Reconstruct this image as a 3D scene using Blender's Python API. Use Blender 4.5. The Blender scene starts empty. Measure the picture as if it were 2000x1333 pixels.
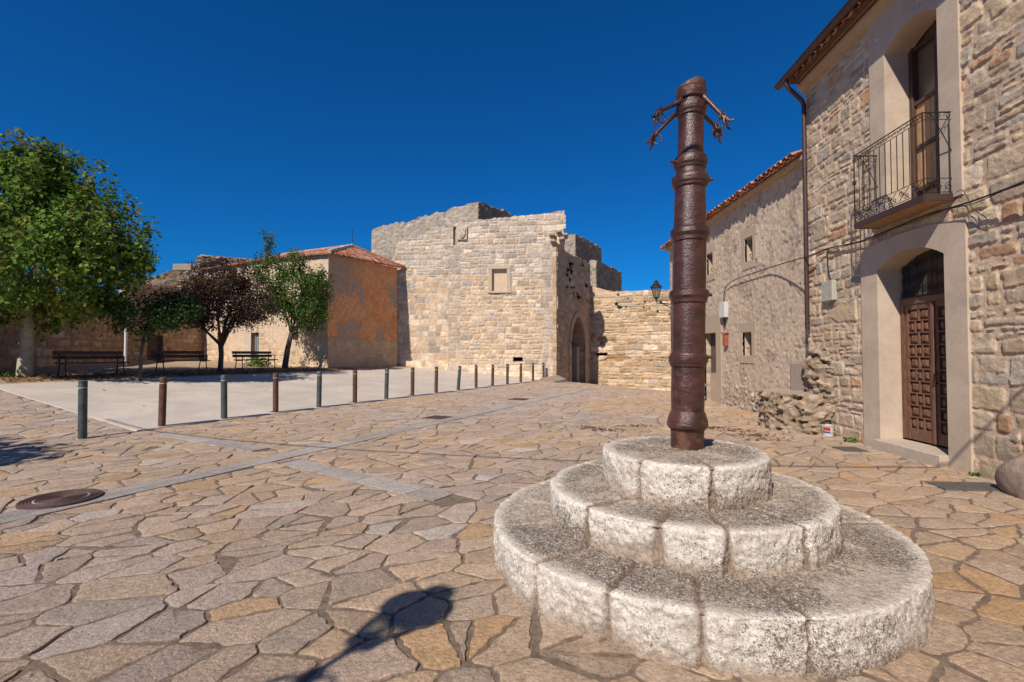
import bpy, math, random
import numpy as np
from mathutils import Vector, Matrix
R = math.radians
random.seed(7)
SC = bpy.context.scene
COL = SC.collection

# ------------------------------------------------------------------ camera
FPX = 944.4                       # focal length in pixels of the 2000 px wide photograph
CAMZ = 1.5
PITCH = math.atan(25.5 / FPX)
cd = bpy.data.cameras.new('camera')
cd.sensor_width = 36.0
cd.lens = 36.0 * FPX / 2000.0
cd.clip_start = 0.05
cd.clip_end = 3000
cam = bpy.data.objects.new('camera', cd)
cam.location = (0, 0, CAMZ)
cam.rotation_euler = (math.pi / 2 + PITCH, 0, 0)
COL.objects.link(cam)
SC.camera = cam

# ------------------------------------------------------------------ world and sun
SUN_AZ = R(31.5)                  # direction the light travels, clockwise from +Y
SUN_EL = R(43.0)
w = bpy.data.worlds.new('World')
SC.world = w
w.use_nodes = True
nt = w.node_tree
nt.nodes.clear()
sky = nt.nodes.new('ShaderNodeTexSky')
sky.sky_type = 'NISHITA'
sky.sun_disc = False
sky.sun_elevation = SUN_EL
sky.sun_rotation = SUN_AZ + math.pi
sky.altitude = 900
sky.air_density = 1.0
sky.dust_density = 0.15
sky.ozone_density = 3.0
tint = nt.nodes.new('ShaderNodeMix')
tint.data_type = 'RGBA'
tint.blend_type = 'MULTIPLY'
tint.inputs[0].default_value = 1.0
tint.inputs[7].default_value = (0.035, 0.415, 0.82, 1)
bg = nt.nodes.new('ShaderNodeBackground')
bg.inputs[1].default_value = 0.105
wo = nt.nodes.new('ShaderNodeOutputWorld')
nt.links.new(sky.outputs[0], tint.inputs[6])
nt.links.new(tint.outputs[2], bg.inputs[0])
nt.links.new(bg.outputs[0], wo.inputs[0])
sl = bpy.data.lights.new('sun', 'SUN')
sl.energy = 5.0
sl.angle = R(0.5)
sl.color = (1.0, 0.91, 0.79)
so = bpy.data.objects.new('sun', sl)
LDIR = Vector((math.sin(SUN_AZ) * math.cos(SUN_EL), math.cos(SUN_AZ) * math.cos(SUN_EL), -math.sin(SUN_EL)))
so.rotation_euler = LDIR.to_track_quat('-Z', 'Y').to_euler()
so.location = (-20, -20, 30)
COL.objects.link(so)
SC.view_settings.view_transform = 'Standard'
SC.view_settings.look = 'None'
SC.view_settings.gamma = 1
SC.view_settings.exposure = 0.10
SC.cycles.max_bounces = 6
SC.cycles.diffuse_bounces = 4
SC.cycles.glossy_bounces = 2
SC.cycles.transmission_bounces = 3
SC.cycles.transparent_max_bounces = 4

# ------------------------------------------------------------------ helpers
def ray(px, py):
    u = (px - 1000) / FPX
    v = -(py - 666.5) / FPX
    return Vector((u, math.cos(PITCH) - v * math.sin(PITCH), math.sin(PITCH) + v * math.cos(PITCH)))

def zat(py, d):                   # height at depth d for a picture row
    r = ray(1000, py)
    return CAMZ + r.z / r.y * d

def tag(o, label=None, cat=None, group=None, kind=None):
    if label: o['label'] = label
    if cat: o['category'] = cat
    if group: o['group'] = group
    if kind: o['kind'] = kind
    return o

def empty(name, loc=(0, 0, 0), rz=0, label=None, cat=None, group=None):
    o = bpy.data.objects.new(name, None)
    o.empty_display_size = 0.2
    o.location = loc
    o.rotation_euler = (0, 0, rz)
    COL.objects.link(o)
    tag(o, label, cat, group)
    return o

def add_obj(name, me, parent=None, local=False):
    o = bpy.data.objects.new(name, me)
    COL.objects.link(o)
    if parent:
        o.parent = parent
        if not local:             # geometry given in world coordinates
            q = parent
            while q.parent: q = q.parent
            m = Matrix.Translation(q.location) @ q.rotation_euler.to_matrix().to_4x4()
            o.matrix_parent_inverse = Matrix.Identity(4)
            if parent is q:
                o.matrix_local = m.inverted()
    return o

class MB:
    def __init__(s):
        s.v = []; s.f = []; s.c = []; s.hc = False
    def add(s, vs, fs, col=None):
        n = len(s.v)
        s.v += [tuple(p) for p in vs]
        s.f += [tuple(i + n for i in f) for f in fs]
        if col is not None: s.hc = True
        s.c += [tuple(col) if col is not None else (1, 1, 1)] * len(vs)
        return s
    def box(s, c, d, rot=None, bev=0.0, col=None):
        x, y, z = d[0] / 2, d[1] / 2, d[2] / 2
        b = min(bev, x * .9, y * .9, z * .9)
        if b <= 0:
            vs = [Vector((i * x, j * y, k * z)) for i in (-1, 1) for j in (-1, 1) for k in (-1, 1)]
            fs = [(0, 1, 3, 2), (4, 6, 7, 5), (0, 4, 5, 1), (2, 3, 7, 6), (0, 2, 6, 4), (1, 5, 7, 3)]
        else:
            vs = []; idx = {}
            for i in (-1, 1):
                for j in (-1, 1):
                    for k in (-1, 1):
                        for a in range(3):
                            p = [i * (x - b), j * (y - b), k * (z - b)]
                            p[a] = (i * x, j * y, k * z)[a]
                            idx[(i, j, k, a)] = len(vs); vs.append(Vector(p))
            fs = []
            for a in range(3):
                o1, o2 = [q for q in range(3) if q != a]
                for sg in (-1, 1):
                    ring = []
                    for p, q in ((-1, -1), (1, -1), (1, 1), (-1, 1)):
                        t = [0, 0, 0]; t[a] = sg; t[o1] = p; t[o2] = q
                        ring.append(idx[(t[0], t[1], t[2], a)])
                    if (sg == -1) ^ (a == 1): ring.reverse()
                    fs.append(tuple(ring))
            for a in range(3):
                o1, o2 = [q for q in range(3) if q != a]
                for p in (-1, 1):
                    for q in (-1, 1):
                        t0 = [0, 0, 0]; t1 = [0, 0, 0]
                        t0[a] = -1; t1[a] = 1
                        t0[o1] = t1[o1] = p; t0[o2] = t1[o2] = q
                        fs.append((idx[(*t0, o1)], idx[(*t1, o1)], idx[(*t1, o2)], idx[(*t0, o2)]))
            for i in (-1, 1):
                for j in (-1, 1):
                    for k in (-1, 1):
                        fs.append((idx[(i, j, k, 0)], idx[(i, j, k, 1)], idx[(i, j, k, 2)]))
        c = Vector(c)
        if rot is not None: vs = [rot @ p for p in vs]
        return s.add([p + c for p in vs], fs, col)
    def tube(s, pts, rad, n=8, cap=True, col=None):
        pts = [Vector(p) for p in pts]
        if not hasattr(rad, '__len__'): rad = [rad] * len(pts)
        base = []
        t0 = (pts[1] - pts[0]).normalized()
        up = Vector((0, 0, 1)) if abs(t0.z) < .9 else Vector((1, 0, 0))
        nn = (up - t0 * up.dot(t0)).normalized()
        vs = []
        for i, p in enumerate(pts):
            a = pts[max(i - 1, 0)]; b = pts[min(i + 1, len(pts) - 1)]
            t = (b - a)
            t = t.normalized() if t.length > 1e-9 else t0
            nn = (nn - t * nn.dot(t))
            nn = nn.normalized() if nn.length > 1e-6 else t.orthogonal().normalized()
            bb = t.cross(nn)
            for k in range(n):
                an = 2 * math.pi * k / n
                vs.append(p + (nn * math.cos(an) + bb * math.sin(an)) * rad[i])
        fs = []
        for i in range(len(pts) - 1):
            for k in range(n):
                k2 = (k + 1) % n
                fs.append((i * n + k, i * n + k2, (i + 1) * n + k2, (i + 1) * n + k))
        if cap:
            fs.append(tuple(range(n - 1, -1, -1)))
            fs.append(tuple((len(pts) - 1) * n + k for k in range(n)))
        return s.add(vs, fs, col)
    def lathe(s, prof, c=(0, 0, 0), n=24, col=None, cap=True):
        vs = []
        for (r, z) in prof:
            for k in range(n):
                a = 2 * math.pi * k / n
                vs.append((c[0] + r * math.cos(a), c[1] + r * math.sin(a), c[2] + z))
        fs = []
        m = len(prof)
        for i in range(m - 1):
            for k in range(n):
                k2 = (k + 1) % n
                fs.append((i * n + k, i * n + k2, (i + 1) * n + k2, (i + 1) * n + k))
        if cap:
            fs.append(tuple(range(n - 1, -1, -1)))
            fs.append(tuple((m - 1) * n + k for k in range(n)))
        return s.add(vs, fs, col)
    def prism(s, poly, f0, f1, col=None):
        """poly: list of 2D; f0,f1 map 2D -> 3D for the two caps"""
        n = len(poly)
        vs = [f0(*p) for p in poly] + [f1(*p) for p in poly]
        fs = [tuple(range(n)), tuple(range(2 * n - 1, n - 1, -1))]
        for i in range(n):
            j = (i + 1) % n
            fs.append((i, i + n, j + n, j))
        return s.add(vs, fs, col)
    def build(s, name, mat, parent=None, smooth=False, local=False, angle=None):
        me = bpy.data.meshes.new(name)
        me.from_pydata(s.v, [], s.f)
        if s.hc:
            at = me.color_attributes.new('Col', 'FLOAT_COLOR', 'POINT')
            arr = np.ones((len(s.v), 4), np.float32); arr[:, :3] = np.array(s.c, np.float32)
            at.data.foreach_set('color', arr.ravel())
        me.materials.append(mat)
        me.update()
        if smooth:
            me.polygons.foreach_set('use_smooth', [True] * len(me.polygons))
            if angle: me.set_sharp_from_angle(angle=R(angle))
        return add_obj(name, me, parent, local)

# ---- value noise
def _hash(ix, iy, seed):
    n = (ix.astype(np.int64) * 374761393 + iy.astype(np.int64) * 668265263 + seed * 1442695041) & 0x7fffffff
    n = ((n ^ (n >> 13)) * 1274126177) & 0x7fffffff
    return ((n ^ (n >> 16)) & 0xffff) / 65535.0

def vnoise(x, y, seed=0):
    ix = np.floor(x); iy = np.floor(y)
    fx = x - ix; fy = y - iy
    fx = fx * fx * (3 - 2 * fx); fy = fy * fy * (3 - 2 * fy)
    a = _hash(ix, iy, seed); b = _hash(ix + 1, iy, seed)
    c = _hash(ix, iy + 1, seed); d = _hash(ix + 1, iy + 1, seed)
    return (a + (b - a) * fx) * (1 - fy) + (c + (d - c) * fx) * fy

def fbm(x, y, seed=0, oct=4, gain=.5):
    t = 0; a = 1; s = 0
    for o in range(oct):
        t = t + a * vnoise(x * 2 ** o, y * 2 ** o, seed + o * 17); s += a; a *= gain
    return t / s

def sstep(a, b, x):
    t = np.clip((x - a) / (b - a), 0, 1)
    return t * t * (3 - 2 * t)

def voro(u, v, cell, asp, seed):
    """irregular cells: distance to edge, id hash"""
    x = u / (cell * asp); y = v / cell
    ix = np.floor(x); iy = np.floor(y)
    f1 = np.full(x.shape, 9.); f2 = np.full(x.shape, 9.); idv = np.zeros(x.shape)
    for dx in (-1, 0, 1):
        for dy in (-1, 0, 1):
            cx = ix + dx; cy = iy + dy
            px = cx + .12 + .76 * _hash(cx, cy, seed); py = cy + .12 + .76 * _hash(cx, cy, seed + 5)
            d = np.hypot((px - x) * asp ** .5, (py - y))
            hid = _hash(cx, cy, seed + 9)
            m = d < f1
            f2 = np.where(m, f1, np.minimum(f2, d)); f1 = np.where(m, d, f1); idv = np.where(m, hid, idv)
    return (f2 - f1) * cell * .5, idv

def rubble(u, v, cell, asp, seed, joint, mort, pal, H=.03, rough=.02, bev=.03, warp=.05):
    uw = u + warp * (fbm(u * 2.2, v * 2.2, seed + 1, 3) - .5) * 2
    vw = v + warp * (fbm(u * 2.2 + 9, v * 2.2, seed + 2, 3) - .5) * 2
    d, idv = voro(uw, vw, cell, asp, seed)
    return _finish(u, v, d, idv, seed, joint, mort, pal, H, rough, bev)

def coursed(u, v, rh, bw, seed, joint, mort, pal, H=.03, rough=.02, bev=.03, warp=.04, vary=.35, split=.2):
    rng = np.random.RandomState(seed)
    uw = u + warp * (fbm(u * 1.7, v * 1.7, seed + 1, 4) - .5) * 2
    vw = v + warp * (fbm(u * .9 + 9, v * 1.7, seed + 2, 4) - .5) * 2
    lo, hi = float(vw.min()) - .5, float(vw.max()) + .5
    rb = [math.floor(lo) - 2.0]
    while rb[-1] < hi: rb.append(rb[-1] + rh * (1 + vary * (rng.rand() * 2 - 1)))
    rb = np.array(rb)
    ri = np.clip(np.searchsorted(rb, vw) - 1, 0, len(rb) - 2)
    dv = np.minimum(vw - rb[ri], rb[ri + 1] - vw)
    du = np.zeros_like(u); idv = np.zeros_like(u)
    ulo, uhi = float(uw.min()) - 1, float(uw.max()) + 1
    for r in np.unique(ri):
        m = ri == r
        h = rb[r + 1] - rb[r]
        cb = [ulo - rng.rand() * bw]
        while cb[-1] < uhi: cb.append(cb[-1] + bw * (.45 + 1.1 * rng.rand() ** 1.3) * (.6 + .4 * h / rh))
        cb = np.array(cb)
        ids = rng.rand(len(cb))
        x = uw[m]
        ci = np.clip(np.searchsorted(cb, x) - 1, 0, len(cb) - 2)
        d1 = np.minimum(x - cb[ci], cb[ci + 1] - x)
        sp = (ids[ci] * 7.13) % 1 < split
        mid = (rb[r] + rb[r + 1]) / 2 + (((ids[ci] * 31.7) % 1) - .5) * h * .3
        dm = np.abs(vw[m] - mid)
        dv[m] = np.where(sp, np.minimum(dv[m], dm), dv[m])
        ii = np.where(sp & (vw[m] > mid), (ids[ci] + .37) % 1, ids[ci])
        # uneven joints: every stone is inset by its own amount
        inset = (ii * 13.3 % 1) * joint * .7
        du[m] = d1 - inset; idv[m] = ii
        dv[m] = dv[m] - (ii * 5.7 % 1) * joint * .4
    k = joint * 1.1 + .012
    c = (du < k) & (dv < k)
    d = np.where(c, k - np.hypot(k - du, k - dv), np.minimum(du, dv))
    return _finish(u, v, d, idv, seed, joint, mort, pal, H, rough, bev)

def _finish(u, v, d, idv, seed, joint, mort, pal, H, rough, bev):
    n1 = fbm(u * 9, v * 9, seed + 31, 4)
    n2 = fbm(u * 2.3, v * 2.3, seed + 41, 4)
    d = d + (n1 - .5) * joint * 1.5
    t = sstep(joint * .5, joint * .5 + bev, d)
    tc = sstep(joint * .35, joint * .35 + bev * .45, d)
    hs = (idv * 17.31) % 1
    r2 = fbm(u * 5 + idv * 50, v * 7, seed + 51, 6, .68)
    h = t * (H * (.45 + .8 * hs)) + rough * (r2 - .5) * (.35 + .65 * t) + rough * .5 * (n1 - .5)
    pal = np.array(pal)
    ki = np.minimum((((idv * 91.7) % 1) * len(pal)).astype(int), len(pal) - 1)
    sc = pal[ki] * (.80 + .40 * ((idv * 47.1) % 1))[..., None]
    sc = sc * (.72 + .56 * r2)[..., None]
    mc = np.array(mort)[None, None] * (.8 + .4 * n1)[..., None]
    c = mc * (1 - tc[..., None]) + sc * tc[..., None]
    c = c * (.86 + .28 * n2)[..., None]
    return h, c

class Wall:
    """a vertical plane: u along dir, v = z, w = outwards"""
    def __init__(s, o, to, flip=False):
        s.o = Vector((o[0], o[1], 0)); d = Vector((to[0] - o[0], to[1] - o[1], 0))
        s.L = d.length; s.d = d.normalized()
        s.n = Vector((s.d.y, -s.d.x, 0))
        if flip: s.n = -s.n
    def P(s, u, v, w=0):
        p = s.o + s.d * u + s.n * w
        return Vector((p.x, p.y, v))
    def pix(s, px, py, w=0):
        r = ray(px, py); c = Vector((0, 0, CAMZ))
        o = s.o + s.n * w
        t = (o - c).dot(s.n) / r.dot(s.n)
        p = c + r * t
        return ((p - o).dot(s.d), p.z)
    def surf(s, name, u0, u1, v0, v1, res, fn, mat, parent=None, top=None, holes=(), thick=.4, wfn=None, left=None, right=None):
        """displaced masonry sheet; holes: list of (u0,u1,v0,v1[,archfn]); top(u) clamps"""
        us = {u0, u1}; vs = {v0, v1}
        for h in holes:
            us |= {h[0], h[1]}; vs |= {h[2], h[3]}
        def fill(cuts, r, lo, hi):
            c = sorted(x for x in cuts if lo - 1e-6 <= x <= hi + 1e-6); out = []
            for a, b in zip(c[:-1], c[1:]):
                n = max(1, int(round((b - a) / r)))
                out += [a + (b - a) * i / n for i in range(n)]
            return np.array(out + [c[-1]])
        U = fill(us, res, u0, u1); V = fill(vs, res, v0, v1)
        uu, vv = np.meshgrid(U, V)
        clamp = np.zeros(uu.shape, bool)
        if top is not None:
            tt = top(uu)
            clamp = vv > tt
            vv = np.minimum(vv, tt)
        h, c = fn(uu, vv)
        if wfn is not None: h = h + wfn(uu, vv)
        d = np.array(s.d); n = np.array(s.n); o = np.array(s.o)
        P = o[None, None] + uu[..., None] * d + h[..., None] * n
        P[..., 2] = vv
        ny, nx = uu.shape
        keep = ~(clamp[:-1, :-1] & clamp[1:, 1:] & clamp[1:, :-1] & clamp[:-1, 1:])
        uc = (uu[:-1, :-1] + uu[1:, 1:]) / 2; vc = (vv[:-1, :-1] + vv[1:, 1:]) / 2
        for hl in holes:
            inside = (uc > hl[0]) & (uc < hl[1]) & (vc > hl[2]) & (vc < hl[3])
            if len(hl) > 4: inside &= vc < hl[4](uc)
            keep &= ~inside
        if left is not None: keep &= uc > left(vc)
        if right is not None: keep &= uc < right(vc)
        idx = np.arange(ny * nx).reshape(ny, nx)
        q = np.stack([idx[:-1, :-1], idx[:-1, 1:], idx[1:, 1:], idx[1:, :-1]], -1)[keep]
        fl = s.d.cross(Vector((0, 0, 1))).dot(s.n) < 0
        if fl: q = q[:, ::-1]
        # boundary edges pushed back to give the wall its depth
        e = np.concatenate([q[:, [0, 1]], q[:, [1, 2]], q[:, [2, 3]], q[:, [3, 0]]])
        key = np.minimum(e[:, 0], e[:, 1]) * (ny * nx) + np.maximum(e[:, 0], e[:, 1])
        uq, inv, cnt = np.unique(key, return_inverse=True, return_counts=True)
        be = e[cnt[inv] == 1]
        Pf = P.reshape(-1, 3)
        C = c.reshape(-1, 3)
        bv = np.unique(be)
        m = {int(b): i for i, b in enumerate(bv)}
        nseg = 3
        ext = []; extc = []
        base = len(Pf)
        front_w = ((Pf[bv] - o) @ n)
        for k in range(1, nseg + 1):
            t = k / nseg
            pp = Pf[bv] + n * ((-thick - front_w) * t)[:, None]
            ext.append(pp); extc.append(C[bv] * .95)
        bq = []
        nb = len(bv)
        for a, b in be:
            ia, ib = m[int(a)], m[int(b)]
            pa, pb = int(a), int(b)
            for k in range(nseg):
                na, nb2 = base + k * nb + ia, base + k * nb + ib
                bq.append((pb, pa, na, nb2)); pa, pb = na, nb2
        allv = np.concatenate([Pf] + ext); allc = np.concatenate([C] + extc)
        allq = np.concatenate([q, np.array(bq)]) if bq else q
        # back sheet (coarse, closes the volume)
        used = np.unique(allq)
        rm = np.full(len(allv), -1); rm[used] = np.arange(len(used))
        allv = allv[used]; allc = allc[used]; allq = rm[allq]
        return mesh_np(name, allv, allq, allc, mat, parent)

def mesh_np(name, v, q, c, mat, parent=None, smooth=True):
    me = bpy.data.meshes.new(name)
    me.vertices.add(len(v)); me.vertices.foreach_set('co', np.asarray(v, np.float32).ravel())
    nq = len(q); k = q.shape[1]
    me.loops.add(nq * k); me.loops.foreach_set('vertex_index', np.asarray(q, np.int32).ravel())
    me.polygons.add(nq)
    me.polygons.foreach_set('loop_start', np.arange(0, nq * k, k, dtype=np.int32))
    me.polygons.foreach_set('loop_total', np.full(nq, k, np.int32))
    me.update(calc_edges=True)
    if c is not None:
        at = me.color_attributes.new('Col', 'FLOAT_COLOR', 'POINT')
        arr = np.ones((len(v), 4), np.float32); arr[:, :c.shape[1]] = np.clip(c, 0, 1)
        at.data.foreach_set('color', arr.ravel())
    me.materials.append(mat)
    if smooth:
        me.polygons.foreach_set('use_smooth', np.ones(nq, bool))
        me.set_sharp_from_angle(angle=R(55))
    me.validate()
    return add_obj(name, me, parent)

# ------------------------------------------------------------------ materials
def mat(name, col=(.5, .5, .5), rough=.8, metal=0, attr=False, nscale=0, namp=.3, bscale=0, bdist=.01, bstr=1., col2=None,
        spec=.5, detail=6, stretch=None, transl=0, blotch=0, bamp=.2, speck=0, sthr=.62, scol=(.1, .08, .06)):
    m = bpy.data.materials.new(name); m.use_nodes = True
    t = m.node_tree; N = t.nodes; Lk = t.links
    b = N['Principled BSDF']
    b.inputs['Roughness'].default_value = rough
    b.inputs['Metallic'].default_value = metal
    b.inputs['Specular IOR Level'].default_value = spec
    geo = N.new('ShaderNodeTexCoord')
    src = geo.outputs['Object']
    if stretch:
        mp = N.new('ShaderNodeMapping'); mp.inputs['Scale'].default_value = stretch
        Lk.new(src, mp.inputs[0]); src = mp.outputs[0]
    if attr:
        a = N.new('ShaderNodeAttribute'); a.attribute_name = 'Col'; cs = a.outputs['Color']
    else:
        rgb = N.new('ShaderNodeRGB'); rgb.outputs[0].default_value = (*col, 1); cs = rgb.outputs[0]
    if nscale:
        nz = N.new('ShaderNodeTexNoise'); nz.inputs['Scale'].default_value = nscale
        nz.inputs['Detail'].default_value = detail; nz.inputs['Roughness'].default_value = .65
        Lk.new(src, nz.inputs['Vector'])
        if col2:
            rp = N.new('ShaderNodeValToRGB'); rp.color_ramp.elements[0].position = .38; rp.color_ramp.elements[1].position = .62
            Lk.new(nz.outputs[0], rp.inputs[0])
            mx = N.new('ShaderNodeMix'); mx.data_type = 'RGBA'
            Lk.new(rp.outputs[0], mx.inputs[0]); Lk.new(cs, mx.inputs[6]); mx.inputs[7].default_value = (*col2, 1)
            cs = mx.outputs[2]
        else:
            mr = N.new('ShaderNodeMapRange'); mr.inputs[1].default_value = .3; mr.inputs[2].default_value = .7
            mr.inputs[3].default_value = 1 - namp; mr.inputs[4].default_value = 1 + namp
            Lk.new(nz.outputs[0], mr.inputs[0])
            mx = N.new('ShaderNodeVectorMath'); mx.operation = 'SCALE'
            Lk.new(cs, mx.inputs[0]); Lk.new(mr.outputs[0], mx.inputs['Scale'])
            cs = mx.outputs[0]
    if blotch:
        n3 = N.new('ShaderNodeTexNoise'); n3.inputs['Scale'].default_value = blotch; n3.inputs['Detail'].default_value = 5; n3.inputs['Roughness'].default_value = .7; n3.inputs['Distortion'].default_value = .6
        Lk.new(src, n3.inputs['Vector'])
        m3 = N.new('ShaderNodeMapRange'); m3.inputs[1].default_value = .32; m3.inputs[2].default_value = .68; m3.inputs[3].default_value = 1 - bamp; m3.inputs[4].default_value = 1 + bamp
        Lk.new(n3.outputs[0], m3.inputs[0]); v3 = N.new('ShaderNodeVectorMath'); v3.operation = 'SCALE'
        Lk.new(cs, v3.inputs[0]); Lk.new(m3.outputs[0], v3.inputs['Scale']); cs = v3.outputs[0]
    if speck:
        n4 = N.new('ShaderNodeTexNoise'); n4.inputs['Scale'].default_value = speck; n4.inputs['Detail'].default_value = 3; n4.inputs['Roughness'].default_value = .6
        Lk.new(src, n4.inputs['Vector'])
        m4 = N.new('ShaderNodeMapRange'); m4.inputs[1].default_value = sthr; m4.inputs[2].default_value = sthr + .05; m4.inputs[3].default_value = 0; m4.inputs[4].default_value = .65
        Lk.new(n4.outputs[0], m4.inputs[0]); x4 = N.new('ShaderNodeMix'); x4.data_type = 'RGBA'
        Lk.new(m4.outputs[0], x4.inputs[0]); Lk.new(cs, x4.inputs[6]); x4.inputs[7].default_value = (*scol, 1); cs = x4.outputs[2]
    Lk.new(cs, b.inputs['Base Color'])
    if bscale:
        nb = N.new('ShaderNodeTexNoise'); nb.inputs['Scale'].default_value = bscale
        nb.inputs['Detail'].default_value = 8; nb.inputs['Roughness'].default_value = .7
        Lk.new(src, nb.inputs['Vector'])
        bp = N.new('ShaderNodeBump'); bp.inputs['Distance'].default_value = bdist; bp.inputs['Strength'].default_value = bstr
        Lk.new(nb.outputs[0], bp.inputs['Height']); Lk.new(bp.outputs[0], b.inputs['Normal'])
    if transl:
        tr = N.new('ShaderNodeBsdfTranslucent'); Lk.new(cs, tr.inputs[0])
        ms = N.new('ShaderNodeMixShader'); ms.inputs[0].default_value = transl
        Lk.new(b.outputs[0], ms.inputs[1]); Lk.new(tr.outputs[0], ms.inputs[2])
        Lk.new(ms.outputs[0], N['Material Output'].inputs[0])
    return m

M = {}
M['masonry'] = mat('masonry', attr=True, rough=.95, nscale=38, namp=.22, bscale=45, bdist=.012, spec=.2)
M['far_masonry'] = mat('far_masonry', attr=True, rough=.95, nscale=9, namp=.22, bscale=12, bdist=.03, spec=.2)
M['flag'] = mat('flagstone', attr=True, rough=.8, nscale=42, namp=.34, bscale=48, bdist=.022, bstr=1, spec=.25, detail=9, blotch=6, bamp=.14, speck=70, sthr=.61, scol=(.20, .135, .09))
M['mortar'] = mat('mortar', (.21, .155, .115), rough=.95, nscale=14, namp=.4, bscale=30, bdist=.02, spec=.2)
M['concrete'] = mat('plaza_concrete', (.52, .45, .385), rough=.85, nscale=24, namp=.10, bscale=25, bdist=.006, spec=.3, blotch=.7, bamp=.14, speck=9, sthr=.68, scol=(.30, .24, .19))
M['strip'] = mat('paving_strip_stone', (.40, .36, .33), rough=.8, nscale=9, namp=.16, bscale=60, bdist=.003, spec=.3)
M['dirt'] = mat('dirt', (.38, .28, .19), rough=1, nscale=5, namp=.3, bscale=12, bdist=.03, spec=.1)
M['granite'] = mat('pedestal_stone', attr=True, rough=.85, nscale=45, namp=.16, bscale=75, bdist=.010, spec=.3)
M['render'] = mat('surround_plaster', (.49, .39, .30), rough=.9, nscale=40, namp=.06, blotch=1.6, bamp=.15, speck=28, sthr=.70, scol=(.28, .20, .14), bscale=40, bdist=.003, spec=.2)
M['plaster'] = mat('old_plaster', attr=True, rough=.95, nscale=9, namp=.24, bscale=18, bdist=.02, spec=.1)
M['tile'] = mat('roof_tile', attr=True, rough=.9, nscale=12, namp=.3, bscale=30, bdist=.006, spec=.2)
M['iron'] = mat('black_iron', (.022, .018, .017), rough=.5, metal=.3, nscale=30, namp=.4, bscale=60, bdist=.002)
M['pipe'] = mat('brown_gutter', (.055, .028, .024), rough=.45, nscale=4, namp=.2)
M['cable'] = mat('cable_rubber', (.018, .015, .014), rough=.6)
M['wood'] = mat('door_wood', (.15, .070, .040), rough=.55, nscale=7, namp=.6, bscale=14, bdist=.004, stretch=(6, 6, 1))
M['oldwood'] = mat('old_wood', (.10, .07, .05), rough=.85, nscale=7, namp=.5, bscale=14, bdist=.01, stretch=(5, 5, .6))
M['darkwood'] = mat('dark_wood', (.075, .038, .024), rough=.6, nscale=7, namp=.4, stretch=(5, 5, .6))
M['honey'] = mat('honey_wood', (.42, .235, .11), rough=.5, nscale=6, namp=.35, stretch=(6, 6, .7))
M['glass'] = mat('window_glass', (.03, .035, .04), rough=.06, spec=.8)
M['dark'] = mat('dark_interior', (.012, .010, .009), rough=1, spec=0)
M['white'] = mat('white_plastic', (.52, .53, .50), rough=.5, nscale=6, namp=.1)
M['white_paint'] = mat('white_paint', (.7, .7, .68), rough=.5)
M['red'] = mat('red_label', (.35, .03, .04), rough=.5)
M['blue'] = mat('blue_label', (.04, .08, .3), rough=.5)
M['clay'] = mat('clay', (.34, .09, .035), rough=.8, nscale=8, namp=.3)
M['leaf'] = mat('leaf', attr=True, rough=.65, transl=.3, spec=.15)
M['bark'] = mat('bark', (.10, .075, .06), rough=.95, nscale=12, namp=.4, bscale=20, bdist=.02, stretch=(1, 1, .4))
M['pale_bark'] = mat('pale_bark', (.40, .37, .29), rough=.85, nscale=5, col2=(.27, .24, .17), bscale=8, bdist=.02)
M['boll_green'] = mat('bollard_grey_green', (.065, .085, .08), rough=.55, nscale=9, namp=.35, metal=.2, blotch=3, bamp=.35, speck=16, sthr=.6, scol=(.10, .075, .055))
M['boll_rust'] = mat('bollard_rust', (.105, .05, .026), rough=.75, nscale=12, namp=.5, metal=.1, blotch=3, bamp=.35, speck=14, sthr=.6, scol=(.05, .04, .035))
M['rustplate'] = mat('cast_iron', (.085, .045, .035), rough=.7, nscale=30, namp=.4, bscale=60, bdist=.003)
M['darkpatch'] = mat('drain_iron', (.10, .088, .08), rough=.6, nscale=20, namp=.3, bscale=40, bdist=.004)
M['bench'] = mat('bench_wood', (.075, .045, .03), rough=.7, nscale=8, namp=.4)
M['boulder'] = mat('boulder_stone', (.28, .21, .165), rough=.9, nscale=12, namp=.3, bscale=25, bdist=.02)
M['lampglass'] = mat('lamp_glass', (.30, .33, .33), rough=.15, spec=.6)
def granite_mat():
    m = mat('pedestal_granite', attr=True, rough=.85, nscale=60, namp=.16, bscale=80, bdist=.009, spec=.25, blotch=7, bamp=.10)
    t = m.node_tree; N = t.nodes; Lk = t.links; b = N['Principled BSDF']
    cs = b.inputs['Base Color'].links[0].from_socket
    at = [n for n in N if n.bl_idname == 'ShaderNodeAttribute'][0]
    tc = N.new('ShaderNodeTexCoord')
    for scale, thr, col, amt in ((85, .60, (.17, .115, .075), .7), (150, .60, (.075, .06, .05), .75), (48, .66, (.10, .075, .06), .8)):
        n = N.new('ShaderNodeTexNoise'); n.inputs['Scale'].default_value = scale; n.inputs['Detail'].default_value = 3; n.inputs['Roughness'].default_value = .6
        Lk.new(tc.outputs['Object'], n.inputs['Vector'])
        md = N.new('ShaderNodeMath'); md.operation = 'MULTIPLY_ADD'; md.inputs[1].default_value = .13
        Lk.new(at.outputs['Alpha'], md.inputs[0]); Lk.new(n.outputs[0], md.inputs[2])
        mr = N.new('ShaderNodeMapRange'); mr.inputs[1].default_value = thr; mr.inputs[2].default_value = thr + .06; mr.inputs[4].default_value = amt
        Lk.new(md.outputs[0], mr.inputs[0])
        x = N.new('ShaderNodeMix'); x.data_type = 'RGBA'; x.inputs[7].default_value = (*col, 1)
        Lk.new(mr.outputs[0], x.inputs[0]); Lk.new(cs, x.inputs[6]); cs = x.outputs[2]
    Lk.new(cs, b.inputs['Base Color'])
    return m
M['granite'] = granite_mat()
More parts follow.
